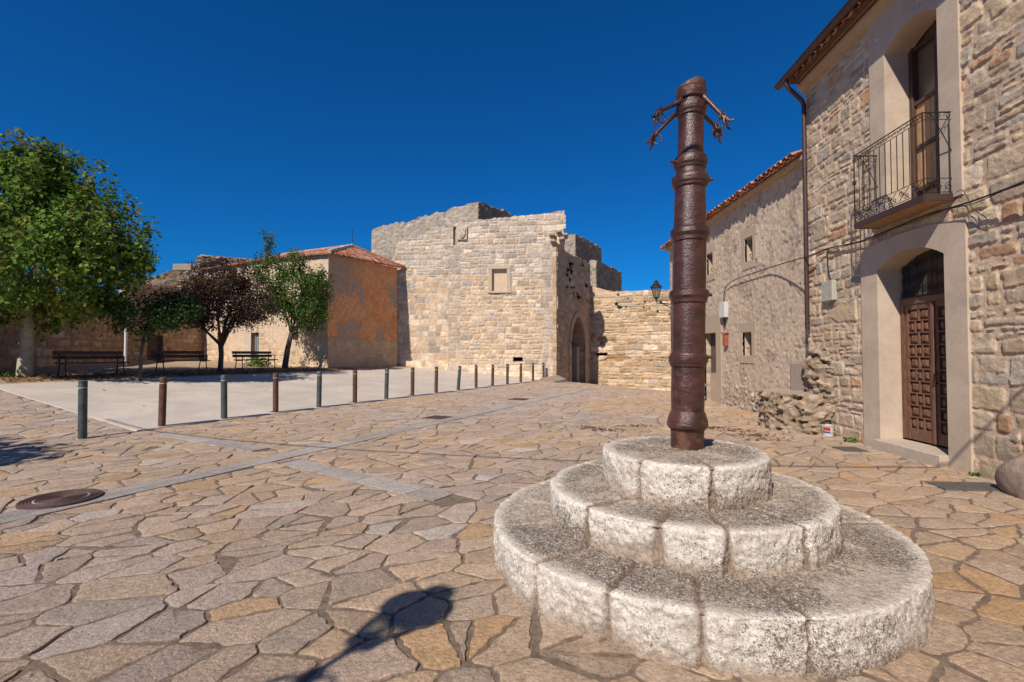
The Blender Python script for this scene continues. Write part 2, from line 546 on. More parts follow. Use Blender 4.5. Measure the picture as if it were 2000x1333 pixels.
# rusted column
def rust_mat():
    m = mat('rusted_iron', (.060, .023, .017), rough=.32, nscale=6, namp=.45, blotch=2.2, bamp=.4, bscale=34, bdist=.005, spec=.6, detail=8, stretch=(1, 1, 2.0))
    t = m.node_tree; N = t.nodes; Lk = t.links; b = N['Principled BSDF']
    old = b.inputs['Base Color'].links[0].from_socket
    tc = N.new('ShaderNodeTexCoord')
    nz = N.new('ShaderNodeTexNoise'); nz.inputs['Scale'].default_value = 9; nz.inputs['Detail'].default_value = 8; nz.inputs['Roughness'].default_value = .7
    Lk.new(tc.outputs['Object'], nz.inputs['Vector'])
    sep = N.new('ShaderNodeSeparateXYZ'); Lk.new(tc.outputs['Object'], sep.inputs[0])
    # real orange rust collects near the foot and at the neck
    g = N.new('ShaderNodeMapRange'); g.inputs[1].default_value = 1.35; g.inputs[2].default_value = .78; g.inputs[3].default_value = 0; g.inputs[4].default_value = .15
    Lk.new(sep.outputs[2], g.inputs[0])
    g2 = N.new('ShaderNodeMapRange'); g2.inputs[1].default_value = 3.42; g2.inputs[2].default_value = 3.5; g2.inputs[3].default_value = 0; g2.inputs[4].default_value = .10
    Lk.new(sep.outputs[2], g2.inputs[0])
    ad = N.new('ShaderNodeMath'); Lk.new(nz.outputs[0], ad.inputs[0]); Lk.new(g.outputs[0], ad.inputs[1])
    ad2 = N.new('ShaderNodeMath'); Lk.new(ad.outputs[0], ad2.inputs[0]); Lk.new(g2.outputs[0], ad2.inputs[1])
    rp = N.new('ShaderNodeMapRange'); rp.inputs[1].default_value = .60; rp.inputs[2].default_value = .72
    Lk.new(ad2.outputs[0], rp.inputs[0])
    mx = N.new('ShaderNodeMix'); mx.data_type = 'RGBA'
    Lk.new(rp.outputs[0], mx.inputs[0]); Lk.new(old, mx.inputs[6]); mx.inputs[7].default_value = (.13, .05, .024, 1)
    Lk.new(mx.outputs[2], b.inputs['Base Color'])
    mr = N.new('ShaderNodeMapRange'); mr.inputs[3].default_value = .30; mr.inputs[4].default_value = .85
    Lk.new(rp.outputs[0], mr.inputs[0]); Lk.new(mr.outputs[0], b.inputs['Roughness'])
    return m
M['rust'] = rust_mat()

# ------------------------------------------------------------------ terrain
UD = np.array([.449, .893]); ND = np.array([-.893, .449]); P0 = np.array([-7.14, 9.9])
def sq(x, y):
    return ((x - P0[0]) * ND[0] + (y - P0[1]) * ND[1], (x - P0[0]) * UD[0] + (y - P0[1]) * UD[1])
def xy(s, q):
    return (P0[0] + s * ND[0] + q * UD[0], P0[1] + s * ND[1] + q * UD[1])
def gz(x, y):
    x = np.asarray(x, float); y = np.asarray(y, float)
    s, q = sq(x, y)
    z = .095 * np.clip(s, 0, 8.5) + .035 * np.clip(s - 8.5, 0, 14)
    fade = sstep(-9, -2, q)
    z = z * fade
    z = z - .08 * np.clip(q - 14, 0, 14) * np.clip(-s / 8, 0, 1) - .10 * np.clip(q - 20.5, 0, 8) * (s < 3)
    return z
def g1(x, y): return float(gz(x, y))

def sheet(name, S, Q, dz, m, parent=None, edge=.0, zf=None):
    """sheet in the plaza's own (s,q) frame following the terrain"""
    ss, qq = np.meshgrid(S, Q)
    x = P0[0] + ss * ND[0] + qq * UD[0]; y = P0[1] + ss * ND[1] + qq * UD[1]
    z = gz(x, y) + dz
    if zf is not None: z = z + zf(x, y)
    ny, nx = ss.shape
    P = np.stack([x, y, z], -1).reshape(-1, 3)
    idx = np.arange(ny * nx).reshape(ny, nx)
    q = np.stack([idx[:-1, :-1], idx[1:, :-1], idx[1:, 1:], idx[:-1, 1:]], -1).reshape(-1, 4)
    if edge:
        bs = np.concatenate([idx[0, :], idx[1:, -1], idx[-1, ::-1][1:], idx[::-1, 0][1:-1]])
        low = P[bs].copy(); low[:, 2] -= edge
        n = len(bs); b0 = len(P)
        P = np.concatenate([P, low])
        eq = np.array([(bs[i], bs[(i + 1) % n], b0 + (i + 1) % n, b0 + i) for i in range(n)])
        q = np.concatenate([q, eq])
    o = mesh_np(name, P, q[:, ::-1], None, m, parent)
    tag(o, kind='structure')
    return o

# ground: one sheet to the horizon
gx = np.concatenate([[-1500, -400, -120], np.arange(-60, 61, 1.0), [120, 400, 1500]])
gy = np.concatenate([[-1500, -400, -120], np.arange(-60, 71, 1.0), [120, 400, 1500]])
GX, GY = np.meshgrid(gx, gy)
GZ = gz(GX, GY) - .05
idx = np.arange(GX.size).reshape(GX.shape)
gq = np.stack([idx[:-1, :-1], idx[:-1, 1:], idx[1:, 1:], idx[1:, :-1]], -1).reshape(-1, 4)
tag(mesh_np('ground', np.stack([GX, GY, GZ], -1).reshape(-1, 3), gq, None, M['dirt']), kind='structure')

# mortar bed under the flagstones (fine, slightly lumpy)
bx_ = np.arange(-16, 9.01, .10); by_ = np.arange(-3, 36.01, .10)
BX, BY = np.meshgrid(bx_, by_)
BZ = gz(BX, BY) + .001 + .014 * (fbm(BX * 6, BY * 6, 3, 3) - .5)
idx = np.arange(BX.size).reshape(BX.shape)
bs_, bq_ = sq(BX, BY)
okc = ((bs_ < .05) | (bq_ < -.35)) & (bs_ < 9)
kk = okc[:-1, :-1] & okc[1:, 1:]
gq = np.stack([idx[:-1, :-1], idx[:-1, 1:], idx[1:, 1:], idx[1:, :-1]], -1)[kk]
tag(mesh_np('mortar_bed', np.stack([BX, BY, BZ], -1).reshape(-1, 3), gq, None, M['mortar']), kind='structure')

# plaza, kerb edge, dirt strip
sheet('concrete_plaza', np.arange(-.12, 7.3, .4), np.arange(-.5, 23, .5), .028, M['concrete'], edge=.06)
sheet('dirt_strip', np.arange(7.1, 26, .35), np.arange(-12, 30, .4), .012, M['dirt'],
      zf=lambda x, y: .03 * (fbm(x * 1.5, y * 1.5, 5, 3) - .5))

# strips of dressed slabs crossing the flagstones (as separate slabs with thin joints)
STRIPS = []
def strip(name, a, b, wd, slab):
    a = Vector(a); b = Vector(b); d = (b - a); L = d.length; d.normalize(); n = Vector((-d.y, d.x))
    mb = MB(); t = 0
    STRIPS.append((a, b, wd))
    while t < L - .02:
        l = min(slab * random.uniform(.85, 1.15), L - t)
        c = .86 + .28 * random.random(); col = (.40 * c, .355 * c, .32 * c)
        for side in (-1, 1):
            n0, n1 = (-wd / 2, -.003) if side < 0 else (.003, wd / 2)
            c2 = c * random.uniform(.93, 1.07); col = (.40 * c2, .355 * c2, .32 * c2)
            g = .005; k = max(1, int(l / .5))
            for i in range(k):
                t0 = t + g + (l - 2 * g) * i / k; t1 = t + g + (l - 2 * g) * (i + 1) / k
                cs = [a + d * t0 + n * n0, a + d * t1 + n * n0, a + d * t1 + n * n1, a + d * t0 + n * n1]
                top = [(p.x, p.y, g1(p.x, p.y) + .016) for p in cs]; bot = [(p[0], p[1], p[2] - .05) for p in top]
                mb.add(top + bot, [(0, 1, 2, 3), (0, 4, 5, 1), (1, 5, 6, 2), (2, 6, 7, 3), (3, 7, 4, 0)], col)
        t += l
    return tag(mb.build(name, M['flag']), kind='structure')
def gp(px, py):                   # picture point on level ground
    r = ray(px, py); t = -CAMZ / r.z
    return (r.x * t, r.y * t)
strip('paving_strip', gp(-40, 1026), gp(1160, 757), .36, .9)
strip('paving_strip', (-6.6, 9.15), gp(510, 880), .30, .8)
strip('paving_strip', gp(568, 904), gp(868, 974), .30, .8)
strip('paving_strip', gp(905, 768), gp(990, 779), .28, .8)

# ------------------------------------------------------------------ flagstones
def flagstones():
    rng = random.Random(11)
    cell = .29
    pts = {}
    def key(i, j): return (i, j)
    i0, i1 = int(-15 / cell), int(7.2 / cell); j0, j1 = int(.4 / cell), int(35 / cell)
    for i in range(i0, i1):
        for j in range(j0, j1):
            # elongated cells following the plaza's direction
            x = (i + .5 + rng.uniform(-.62, .62)) * cell
            y = (j + .5 + rng.uniform(-.62, .62)) * cell
            if rng.random() < .12: continue
            pts[(i, j)] = (x, y)
    # frame whose metric is squeezed so that stones come out longer along one direction
    ca, sa = math.cos(R(28)), math.sin(R(28)); AS = .80
    def T(p):
        x, y = p; a = x * ca + y * sa; b = -x * sa + y * ca
        return (a * AS, b / AS * .9)
    def Ti(p):
        a = p[0] / AS; b = p[1] * AS / .9
        return (a * ca - b * sa, a * sa + b * ca)
    V = []; F = []; Cc = []
    pal = [(.43, .33, .245), (.445, .345, .26), (.42, .325, .245), (.455, .35, .255), (.425, .34, .27), (.40, .325, .26), (.45, .335, .23), (.435, .34, .26), (.41, .325, .26)]
    def one(pp):
        cx = sum(v[0] for v in pp) / len(pp); cy = sum(v[1] for v in pp) / len(pp)
        dist = math.hypot(cx, cy)
        gap = rng.uniform(.0035, .008) if rng.random() < .75 else rng.uniform(.008, .015)
        step = .045 if dist < 7 else (.12 if dist < 13 else .5)
        # inset polygon by gap
        n = len(pp); ins = []
        for k in range(n):
            P_, Q_, R_ = Vector(pp[k - 1]), Vector(pp[k]), Vector(pp[(k + 1) % n])
            e1 = (Q_ - P_).normalized(); e2 = (R_ - Q_).normalized()
            n1 = Vector((-e1.y, e1.x)); n2 = Vector((-e2.y, e2.x))
            bis = (n1 + n2)
            if bis.length < .2: bis = n1.copy()
            bis.normalize()
            f = min(gap / max(.35, bis.dot(n1)), .06)
            ins.append(Q_ + bis * f)
        area = sum(ins[k].x * ins[(k + 1) % n].y - ins[(k + 1) % n].x * ins[k].y for k in range(n)) / 2
        if area < .008:
            return
        # outline: subdivided, corners nicked, edges wandering
        out = []
        for k in range(n):
            A = ins[k]; B = ins[(k + 1) % n]; L = (B - A).length
            m = max(1, int(L / step)); d = (B - A) / max(L, 1e-6); nn = Vector((-d.y, d.x))
            cut = min(.026 * rng.uniform(.2, 1.6), L * .3)
            out.append(A + d * cut)
            for t in range(1, m):
                q_ = A + (B - A) * t / m
                am = min(.017, L * .08)
                out.append(q_ + nn * rng.uniform(-.25, 1.0) * am)
            out.append(B - d * cut * rng.uniform(.5, 1))
        m = len(out)
        C0 = Vector((cx, cy))
        h0 = rng.uniform(.006, .012); tx = rng.gauss(0, .006); ty = rng.gauss(0, .006)
        g0 = .012 if dist < 9 else .018
        base = len(V)
        cc = rng.choice(pal); br = rng.uniform(.86, 1.10)
        warm = float(vnoise(np.array(cx * .35 + 7), np.array(cy * .35), 77))
        if cx > .2 and cy < 6 or cx > 2: warm = min(1, warm + .35)
        if rng.random() < .035: cc = (.47, .41, .35)
        if rng.random() < .03 * (1 + 2 * warm): cc = (.45, .31, .185)
        cc = (cc[0] * br * (1.02 + .1 * warm), cc[1] * br * (1.05 - .02 * warm), cc[2] * br * (1.17 - .24 * warm))
        rings = [(0, -.03), (0, h0 - .006), (.35, h0 - .001), (1, h0)]
        for (ri, zz) in rings:
            for v in out:
                d = (C0 - v); L = d.length
                p2 = v + d / max(L, 1e-6) * min(g0 * ri, L * .3)
                z = zz + (tx * (p2.x - cx) + ty * (p2.y - cy)) * 3 + g1(p2.x, p2.y)
                V.append((p2.x, p2.y, z)); Cc.append(tuple(c * (.80 if ri == 0 else 1) for c in cc) if ri < .1 else cc)
        # inner ring at 55% with slight undulation, then centre
        for v in out:
            p2 = v + (C0 - v) * .5
            V.append((p2.x, p2.y, g1(p2.x, p2.y) + h0 + rng.uniform(-.0015, .0015) + (tx * (p2.x - cx) + ty * (p2.y - cy)) * 3)); Cc.append(cc)
        V.append((cx, cy, g1(cx, cy) + h0)); Cc.append(cc)
        nr = len(rings) + 1
        for r_ in range(nr - 1):
            for k in range(m):
                k2 = (k + 1) % m
                F.append((base + r_ * m + k, base + r_ * m + k2, base + (r_ + 1) * m + k2, base + (r_ + 1) * m + k))
        for k in range(m):
            F.append((base + (nr - 1) * m + k, base + (nr - 1) * m + (k + 1) % m, base + nr * m))
    for (i, j), p in pts.items():
        x, y = p
        if abs(x) > 1.22 * y + 3.2: continue
        s, q = sq(x, y)
        if (s > -.05 and q > -.45) or s > 8.6 or q < -10.5 and s > 6: continue
        if x > 5.346 + .0636 * y + .25 and y < 9.9: continue
        if x > 6.5 and y > 9.9 and y < 18.8: continue
        if (x - 1.3) ** 2 + (y - 3.71) ** 2 < 1.22 ** 2: continue
        if y > 28 + (2.6 - x) * .2 + (1.9 * max(0, x - 2.6) if x < 5.4 else 5): continue
        tp = T(p)
        poly = [(tp[0] - 1.1, tp[1] - 1.1), (tp[0] + 1.1, tp[1] - 1.1), (tp[0] + 1.1, tp[1] + 1.1), (tp[0] - 1.1, tp[1] + 1.1)]
        for a in range(-3, 4):
            for b in range(-3, 4):
                o = pts.get((i + a, j + b))
                if (a == 0 and b == 0) or o is None: continue
                to = T(o)
                mx, my = (tp[0] + to[0]) / 2, (tp[1] + to[1]) / 2
                nx, ny = to[0] - tp[0], to[1] - tp[1]
                out = []; n = len(poly)
                for k in range(n):
                    A = poly[k]; B = poly[(k + 1) % n]
                    da = (A[0] - mx) * nx + (A[1] - my) * ny; db = (B[0] - mx) * nx + (B[1] - my) * ny
                    if da <= 0: out.append(A)
                    if (da < 0) != (db < 0):
                        t = da / (da - db); out.append((A[0] + (B[0] - A[0]) * t, A[1] + (B[1] - A[1]) * t))
                poly = out
                if len(poly) < 3: break
            if len(poly) < 3: break
        if len(poly) < 3: continue
        poly = [Ti(v) for v in poly]
        # merge tiny edges
        pp = []
        for v in poly:
            if not pp or math.dist(v, pp[-1]) > .05: pp.append(v)
        if len(pp) > 3 and math.dist(pp[0], pp[-1]) < .05: pp.pop()
        if len(pp) < 3: continue
        cx = sum(v[0] for v in pp) / len(pp); cy = sum(v[1] for v in pp) / len(pp)
        # trim along dressed strips: keep what lies on either side
        pieces = [pp]
        for (a, b, wd) in STRIPS:
            d = b - a; L = d.length; d = d / L; nx, ny = -d.y, d.x
            res = []
            for pc in pieces:
                ts = [(v[0] - a.x) * d.x + (v[1] - a.y) * d.y for v in pc]
                ns = [(v[0] - a.x) * nx + (v[1] - a.y) * ny for v in pc]
                if max(ts) < 0 or min(ts) > L or min(ns) > wd / 2 or max(ns) < -wd / 2: res.append(pc); continue
                for sg in (-1, 1):
                    out = []; n = len(pc)
                    for k in range(n):
                        A = pc[k]; B = pc[(k + 1) % n]
                        da = wd / 2 - sg * ns[k]; db = wd / 2 - sg * ns[(k + 1) % n]
                        if da <= 0: out.append(A)
                        if (da < 0) != (db < 0):
                            t = da / (da - db); out.append((A[0] + (B[0] - A[0]) * t, A[1] + (B[1] - A[1]) * t))
                    if len(out) >= 3: res.append(out)
            pieces = res
        for pp in pieces:
            ar_ = abs(sum(pp[k][0] * pp[(k + 1) % len(pp)][1] - pp[(k + 1) % len(pp)][0] * pp[k][1] for k in range(len(pp)))) / 2
            if ar_ > .10 and rng.random() < (.22 if ar_ < .22 else .5):
                mx_ = sum(v[0] for v in pp) / len(pp) + rng.uniform(-.07, .07); my_ = sum(v[1] for v in pp) / len(pp) + rng.uniform(-.07, .07)
                an = rng.uniform(0, math.pi); nx, ny = math.cos(an), math.sin(an)
                for sg in (-1, 1):
                    out = []
                    for k in range(len(pp)):
                        A = pp[k]; B = pp[(k + 1) % len(pp)]
                        da = sg * ((A[0] - mx_) * nx + (A[1] - my_) * ny); db = sg * ((B[0] - mx_) * nx + (B[1] - my_) * ny)
                        if da <= 0: out.append(A)
                        if (da < 0) != (db < 0):
                            t = da / (da - db); out.append((A[0] + (B[0] - A[0]) * t, A[1] + (B[1] - A[1]) * t))
                    if len(out) >= 3: one(out)
            else: one(pp)
    me = bpy.data.meshes.new('stone_paving')
    me.from_pydata(V, [], F)
    at = me.color_attributes.new('Col', 'FLOAT_COLOR', 'POINT')
    arr = np.ones((len(V), 4), np.float32); arr[:, :3] = np.array(Cc)
    at.data.foreach_set('color', arr.ravel())
    me.materials.append(M['flag'])
    me.polygons.foreach_set('use_smooth', [True] * len(me.polygons)); me.set_sharp_from_angle(angle=R(50))
    o = add_obj('stone_paving', me)
    tag(o, kind='structure')
    print('FLAGS', len(V))
flagstones()

# ------------------------------------------------------------------ buildings: masonry styles
SAND = [(.55, .40, .27), (.60, .46, .32), (.50, .37, .25), (.62, .49, .355), (.47, .38, .29), (.55, .43, .315), (.64, .51, .38)]
TOWER_PAL = SAND + [(.42, .37, .31), (.40, .35, .30), (.60, .50, .38)]
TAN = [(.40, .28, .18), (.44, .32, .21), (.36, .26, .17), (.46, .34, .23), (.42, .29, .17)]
HOUSE = [(.47, .37, .28), (.43, .35, .28), (.51, .41, .31), (.38, .33, .285), (.49, .39, .28), (.42, .375, .33), (.54, .45, .36), (.45, .36, .28), (.48, .39, .31), (.44, .34, .25), (.50, .41, .33), (.43, .36, .30), (.47, .37, .27), (.45, .28, .18)]
GREY = [(.34, .29, .24), (.38, .32, .26), (.30, .27, .24), (.40, .34, .28)]
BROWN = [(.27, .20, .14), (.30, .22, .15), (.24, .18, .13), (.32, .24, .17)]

# --- tower
TA = (-7.0, 28.95); TB = (2.6, 28.0)
WT = Wall(TA, TB)                 # u from left to right, outwards to the square
tower = empty('castle_gatehouse', (-2, 29, 0), 0, 'tall sand coloured stone gatehouse with blocked window and sloping broken top behind the bollards', 'gatehouse')
def prof(W, pts, jag=.10, seed=3, step=.25, w=0):
    p = [W.pix(a, b, w) for a, b in pts]
    xs = np.array([a[0] for a in p]); ys = np.array([a[1] for a in p])
    def f(u):
        base = np.interp(u, xs, ys)
        uw = np.asarray(u) + .35 * fbm(np.asarray(u) * 1.3, np.zeros_like(u), seed + 7, 3)
        n = _hash(np.floor(uw / step), np.zeros_like(u), seed) - .5
        n2 = _hash(np.floor(uw / (step * 2.7)), np.zeros_like(u), seed + 2) - .5
        return base + jag * .6 * n + jag * .6 * n2 + jag * 1.6 * (fbm(np.asarray(u) * 1.6, np.zeros_like(u), seed, 5, .6) - .5)
    return f
def tower_fn(u, v):
    # squared masonry low left, rubble courses elsewhere, large quoins right
    h1, c1 = coursed(u, v, .29, .50, 21, .035, (.56, .43, .30), TOWER_PAL, .035, .055, .025, .06, .4, .25)
    h2, c2 = coursed(u + 50, v, .34, .46, 23, .03, (.54, .41, .29), TOWER_PAL, .018, .03, .015, .025, .25, .1)
    uu2 = u - 3.2
    m = sstep(.15, -.15, uu2 + .5 * (fbm(v * .8, v * 0, 6, 2) - .5)) * sstep(6.2, 5.9, v)
    q = sstep(8.75, 8.8, u + .25 * (_hash(np.floor(v / .42), np.zeros_like(u), 8) - .5)) * (v < 8)
    h3, c3 = coursed(u + 20, v, .42, .62, 27, .03, (.52, .40, .28), [(.46, .37, .28), (.44, .37, .30), (.50, .40, .30)], .03, .035, .02, .01, .1, 0)
    q2 = sstep(.02, 0, np.abs(u - 3.6) - .36) * sstep(8.0, 7.9, v)
    m = m[..., None]; q_ = np.maximum(q, q2)[..., None]
    c = (c1 * (1 - m) + c2 * m) * (1 - q_) + c3 * q_
    h = (h1 * (1 - m[..., 0]) + h2 * m[..., 0]) * (1 - q_[..., 0]) + h3 * q_[..., 0]
    # band of paler and greyer stone near the top, worn bright stone along the foot
    g = (sstep(5.9, 6.3, v + .5 * (fbm(u, v, 71, 3) - .5)) * .38)[..., None]
    c = c * (1 - g) + (c.mean(-1, keepdims=True) * np.array([1.02, .93, .83])) * g
    b = sstep(1.6, .4, v + .8 * (fbm(u * 1.3, v, 72, 3) - .5))[..., None]
    c = c * (1 + .14 * b)
    e = sstep(.35, 0, v - (1.1 - .13 * u)) * .10 * fbm(u * 1.5, v * 2, 73, 3)
    return h + e, c
def rectpix(W, x0, y0, x1, y1, w=0):
    a = W.pix(x0, (y0 + y1) / 2, w); b = W.pix(x1, (y0 + y1) / 2, w)
    t = W.pix((x0 + x1) / 2, y0, w); d = W.pix((x0 + x1) / 2, y1, w)
    return (min(a[0], b[0]), max(a[0], b[0]), d[1], t[1])
tw = rectpix(WT, 961, 526, 990, 569)
vt = rectpix(WT, 1002, 698, 1021, 706)
vt2 = rectpix(WT, 885, 444, 891, 479)
ttop = prof(WT, [(760, 476), (777, 473), (853, 449), (885, 443), (890, 436), (912, 432), (932, 431), (988, 425), (1050, 419), (1101, 413)], .10, 4)
def tright(v):
    n = _hash(np.floor(v / .40), np.zeros_like(v), 19)
    n2 = fbm(v * 3, v * 0, 5, 3)
    return np.where(v > 7.9, 9.98 + .2 * n, 9.58 + .10 * n * (v > 3) + .10 * n2 - .18 * sstep(2.2, 1.2, v) * n2 * 2)
WT.surf('front_wall', -.04, 10.3, -.6, 10.6, .042, tower_fn, M['far_masonry'], tower, ttop, [tw, vt, vt2], .55, right=tright)
# blocked window with smooth infill and dressed frame
MB().box(WT.P((tw[0] + tw[1]) / 2, (tw[2] + tw[3]) / 2, -.22), (tw[1] - tw[0], .1, tw[3] - tw[2]), Matrix.Rotation(math.atan2(WT.d.y, WT.d.x), 3, 'Z')).build(
    'window_infill', mat('infill_plaster', (.58, .44, .31), .9, nscale=4, namp=.12, bscale=20, bdist=.01), tower)
rt = Matrix.Rotation(math.atan2(WT.d.y, WT.d.x), 3, 'Z')
fm = MB(); fw = .24
fm.box(WT.P(tw[0] - fw / 2, (tw[2] + tw[3]) / 2, .0), (fw, .12, tw[3] - tw[2]), rt, .015, (.49, .39, .29))
fm.box(WT.P(tw[1] + fw / 2, (tw[2] + tw[3]) / 2, .0), (fw, .12, tw[3] - tw[2]), rt, .015, (.47, .38, .29))
fm.box(WT.P((tw[0] + tw[1]) / 2, tw[3] + .12, .0), (tw[1] - tw[0] + .5, .13, .24), rt, .015, (.50, .41, .30))
fm.box(WT.P((tw[0] + tw[1]) / 2, tw[2] - .06, .02), (tw[1] - tw[0] + .5, .18, .12), rt, .015, (.52, .42, .32))
fm.build('window_frame', M['far_masonry'], tower)
MB().box(WT.P((vt[0] + vt[1]) / 2, (vt[2] + vt[3]) / 2, -.45), (vt[1] - vt[0] + .1, .1, vt[3] - vt[2] + .1), rt).build('vent_opening', M['dark'], tower)
# weathered coat of arms: blank worn shield on a slab
ca_ = rectpix(WT, 893, 444, 913, 470)
cu, cv = (ca_[0] + ca_[1]) / 2, (ca_[2] + ca_[3]) / 2; chh = ca_[3] - ca_[2]
sh = MB()
sh.box(WT.P(cu, cv, .07), (ca_[1] - ca_[0], .14, chh), rt, .03, (.50, .42, .33))
pol = [(-.20, .26), (.20, .26), (.20, -.05), (.13, -.2), (0, -.30), (-.13, -.2), (-.20, -.05)]
sh.prism(pol, lambda a, b: WT.P(cu + a, cv + b, .22), lambda a, b: WT.P(cu + a, cv + b, .10), (.52, .44, .35))
for k in range(9):
    sh.box(WT.P(cu + random.uniform(-.13, .13), cv + random.uniform(-.18, .2), .22), (.07, .05, .09), rt, .02, (.48, .4, .31))
sh.build('coat_of_arms', M['far_masonry'], tower)
# corbels at the broken top right corner
for (px, py, sz) in ((1078, 462, .42), (1080, 474, .38), (1097, 470, .42), (1092, 456, .36), (1104, 462, .36)):
    u_, v_ = WT.pix(px, py)
    cb = MB().box(WT.P(u_, v_ + sz * .12, .10), (sz * .8, .5, sz * .45), rt @ Matrix.Rotation(random.uniform(-.2, .2), 3, 'Y'), .05, (.40, .33, .26))
    cb.box(WT.P(u_ + .05, v_ - sz * .22, .04), (sz * .6, .4, sz * .35), rt @ Matrix.Rotation(random.uniform(-.3, .3), 3, 'Y'), .06, (.34, .28, .22))
    cb.build('corbel', M['far_masonry'], tower)
# side wall with the pointed gate
TC = (2.6 + .449 * 6.4, 28 + .893 * 6.4)
WA = Wall(TB, TC)
ga = WA.pix(1115, 700)[0]; gb = WA.pix(1142, 700)[0]
gtop = WA.pix(1127, 619)[1]; gm = (ga + gb) / 2; ghw = (gb - ga) / 2
spring = gtop - ghw * 1.25
def arch(u):
    t = np.clip(np.abs(u - gm) / ghw, 0, 1)
    # pointed arch: two arcs
    r = 1.28
    return spring + ghw * 1.25 * np.sqrt(np.clip(r ** 2 - (t + r - 1) ** 2, 0, None)) / math.sqrt(r ** 2 - (r - 1) ** 2)
def side_fn(u, v):
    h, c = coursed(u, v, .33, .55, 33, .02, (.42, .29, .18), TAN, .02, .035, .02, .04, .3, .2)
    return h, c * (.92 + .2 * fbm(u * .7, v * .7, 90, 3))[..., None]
atop = prof(WA, [(1089, 452), (1096, 452), (1100, 474), (1104, 492), (1116, 497), (1127, 503), (1140, 508), (1149, 514), (1154, 520), (1160, 546), (1175, 562)], .12, 9)
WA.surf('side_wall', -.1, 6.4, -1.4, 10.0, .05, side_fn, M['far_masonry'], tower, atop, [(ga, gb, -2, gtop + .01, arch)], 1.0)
# arch ring, a little proud
ar = MB()
for sgn in (-1, 1):
    for k in range(9):
        t0, t1 = k / 9, (k + 1) / 9
        pts = []
        for (t, off) in ((t0, 0), (t1, 0), (t1, .36), (t0, .36)):
            uu = gm + sgn * ghw * (1 - t)
            vv = float(arch(np.array(uu)))
            nx = sgn * (1 - t) * .9; ny = .45 + t * .6
            L = math.hypot(nx, ny)
            pts.append((uu + nx / L * off, vv + ny / L * off))
        cc = random.choice([(.42, .31, .21), (.40, .30, .21), (.45, .34, .23)])
        ar.prism(pts, lambda a, b: WA.P(a, b, .07), lambda a, b: WA.P(a, b, -.1), cc)
for sgn in (-1, 1):
    z0 = -1.0
    while z0 < spring - .05:
        z1 = min(spring, z0 + random.uniform(.4, .55))
        wd = random.choice([.32, .44])
        a = gm + sgn * ghw; b = a + sgn * wd
        cc = random.choice([(.42, .31, .21), (.40, .30, .21), (.45, .34, .23)])
        ar.prism([(min(a, b), z0 + .01), (max(a, b), z0 + .01), (max(a, b), z1 - .01), (min(a, b), z1 - .01)],
                 lambda p, q: WA.P(p, q, .06), lambda p, q: WA.P(p, q, -.1), cc)
        z0 = z1
ar.build('gate_arch', M['far_masonry'], tower)
gd = MB()
for k in range(12):
    a = ga - .1 + (gb - ga + .2) * k / 12; b = ga - .1 + (gb - ga + .2) * (k + 1) / 12
    gd.prism([(a + .01, -1.3), (b - .01, -1.3), (b - .01, gtop), (a + .01, gtop)], lambda p, q: WA.P(p, q, -.85), lambda p, q: WA.P(p, q, -.95))
gd.build('gate_door', M['darkwood'], tower)
gp_ = MB()
# smaller imposts seen inside the gate
gp_.prism([(gb - .55, -1.3), (gb + .05, -1.3), (gb + .05, 2.0), (gb - .55, 2.0)], lambda p, q: WA.P(p, q, -.35), lambda p, q: WA.P(p, q, -.8), (.42, .33, .24))
gp_.build('gate_jamb', M['far_masonry'], tower)

# --- curtain wall right of the gate
WC = Wall((TC[0] - .3, TC[1] + .15), (TC[0] - .3 + .893 * 10, TC[1] + .15 - .449 * 10))
cw = empty('curtain_wall', (9, 31, 0), 0, 'long warm stone wall with small plants in its joints, between the pointed gate and the street lamp', 'wall')
def cur_fn(u, v):
    h, c = coursed(u, v, .30, .62, 43, .03, (.52, .37, .22), SAND + TAN, .05, .08, .03, .08, .4, .25)
    d = sstep(.35, 0, np.abs(v - (1.2 + .3 * (fbm(u * .7, v * 0, 3, 3) - .5))) ) * sstep(.5, .62, fbm(u * 1.1, v * 2.5, 88, 4))
    c = c * (1 - .5 * d[..., None]) + np.array([.36, .17, .06]) * .5 * d[..., None]
    return h - .12 * d, c
sl_ = rectpix(WC, 1163, 690, 1187, 695)
WC.surf('wall', -.2, 9.6, -2.2, 6.6, .05, cur_fn, M['far_masonry'], cw, prof(WC, [(1150, 556), (1172, 563), (1195, 568), (1240, 569), (1312, 567), (1400, 566)], .09, 14), [sl_], .9)
MB().prism([(sl_[0] - .1, sl_[2] - .1), (sl_[1] + .1, sl_[2] - .1), (sl_[1] + .1, sl_[3] + .1), (sl_[0] - .1, sl_[3] + .1)], lambda p, q: WC.P(p, q, -.7), lambda p, q: WC.P(p, q, -.8)).build('slot_opening', M['dark'], cw)

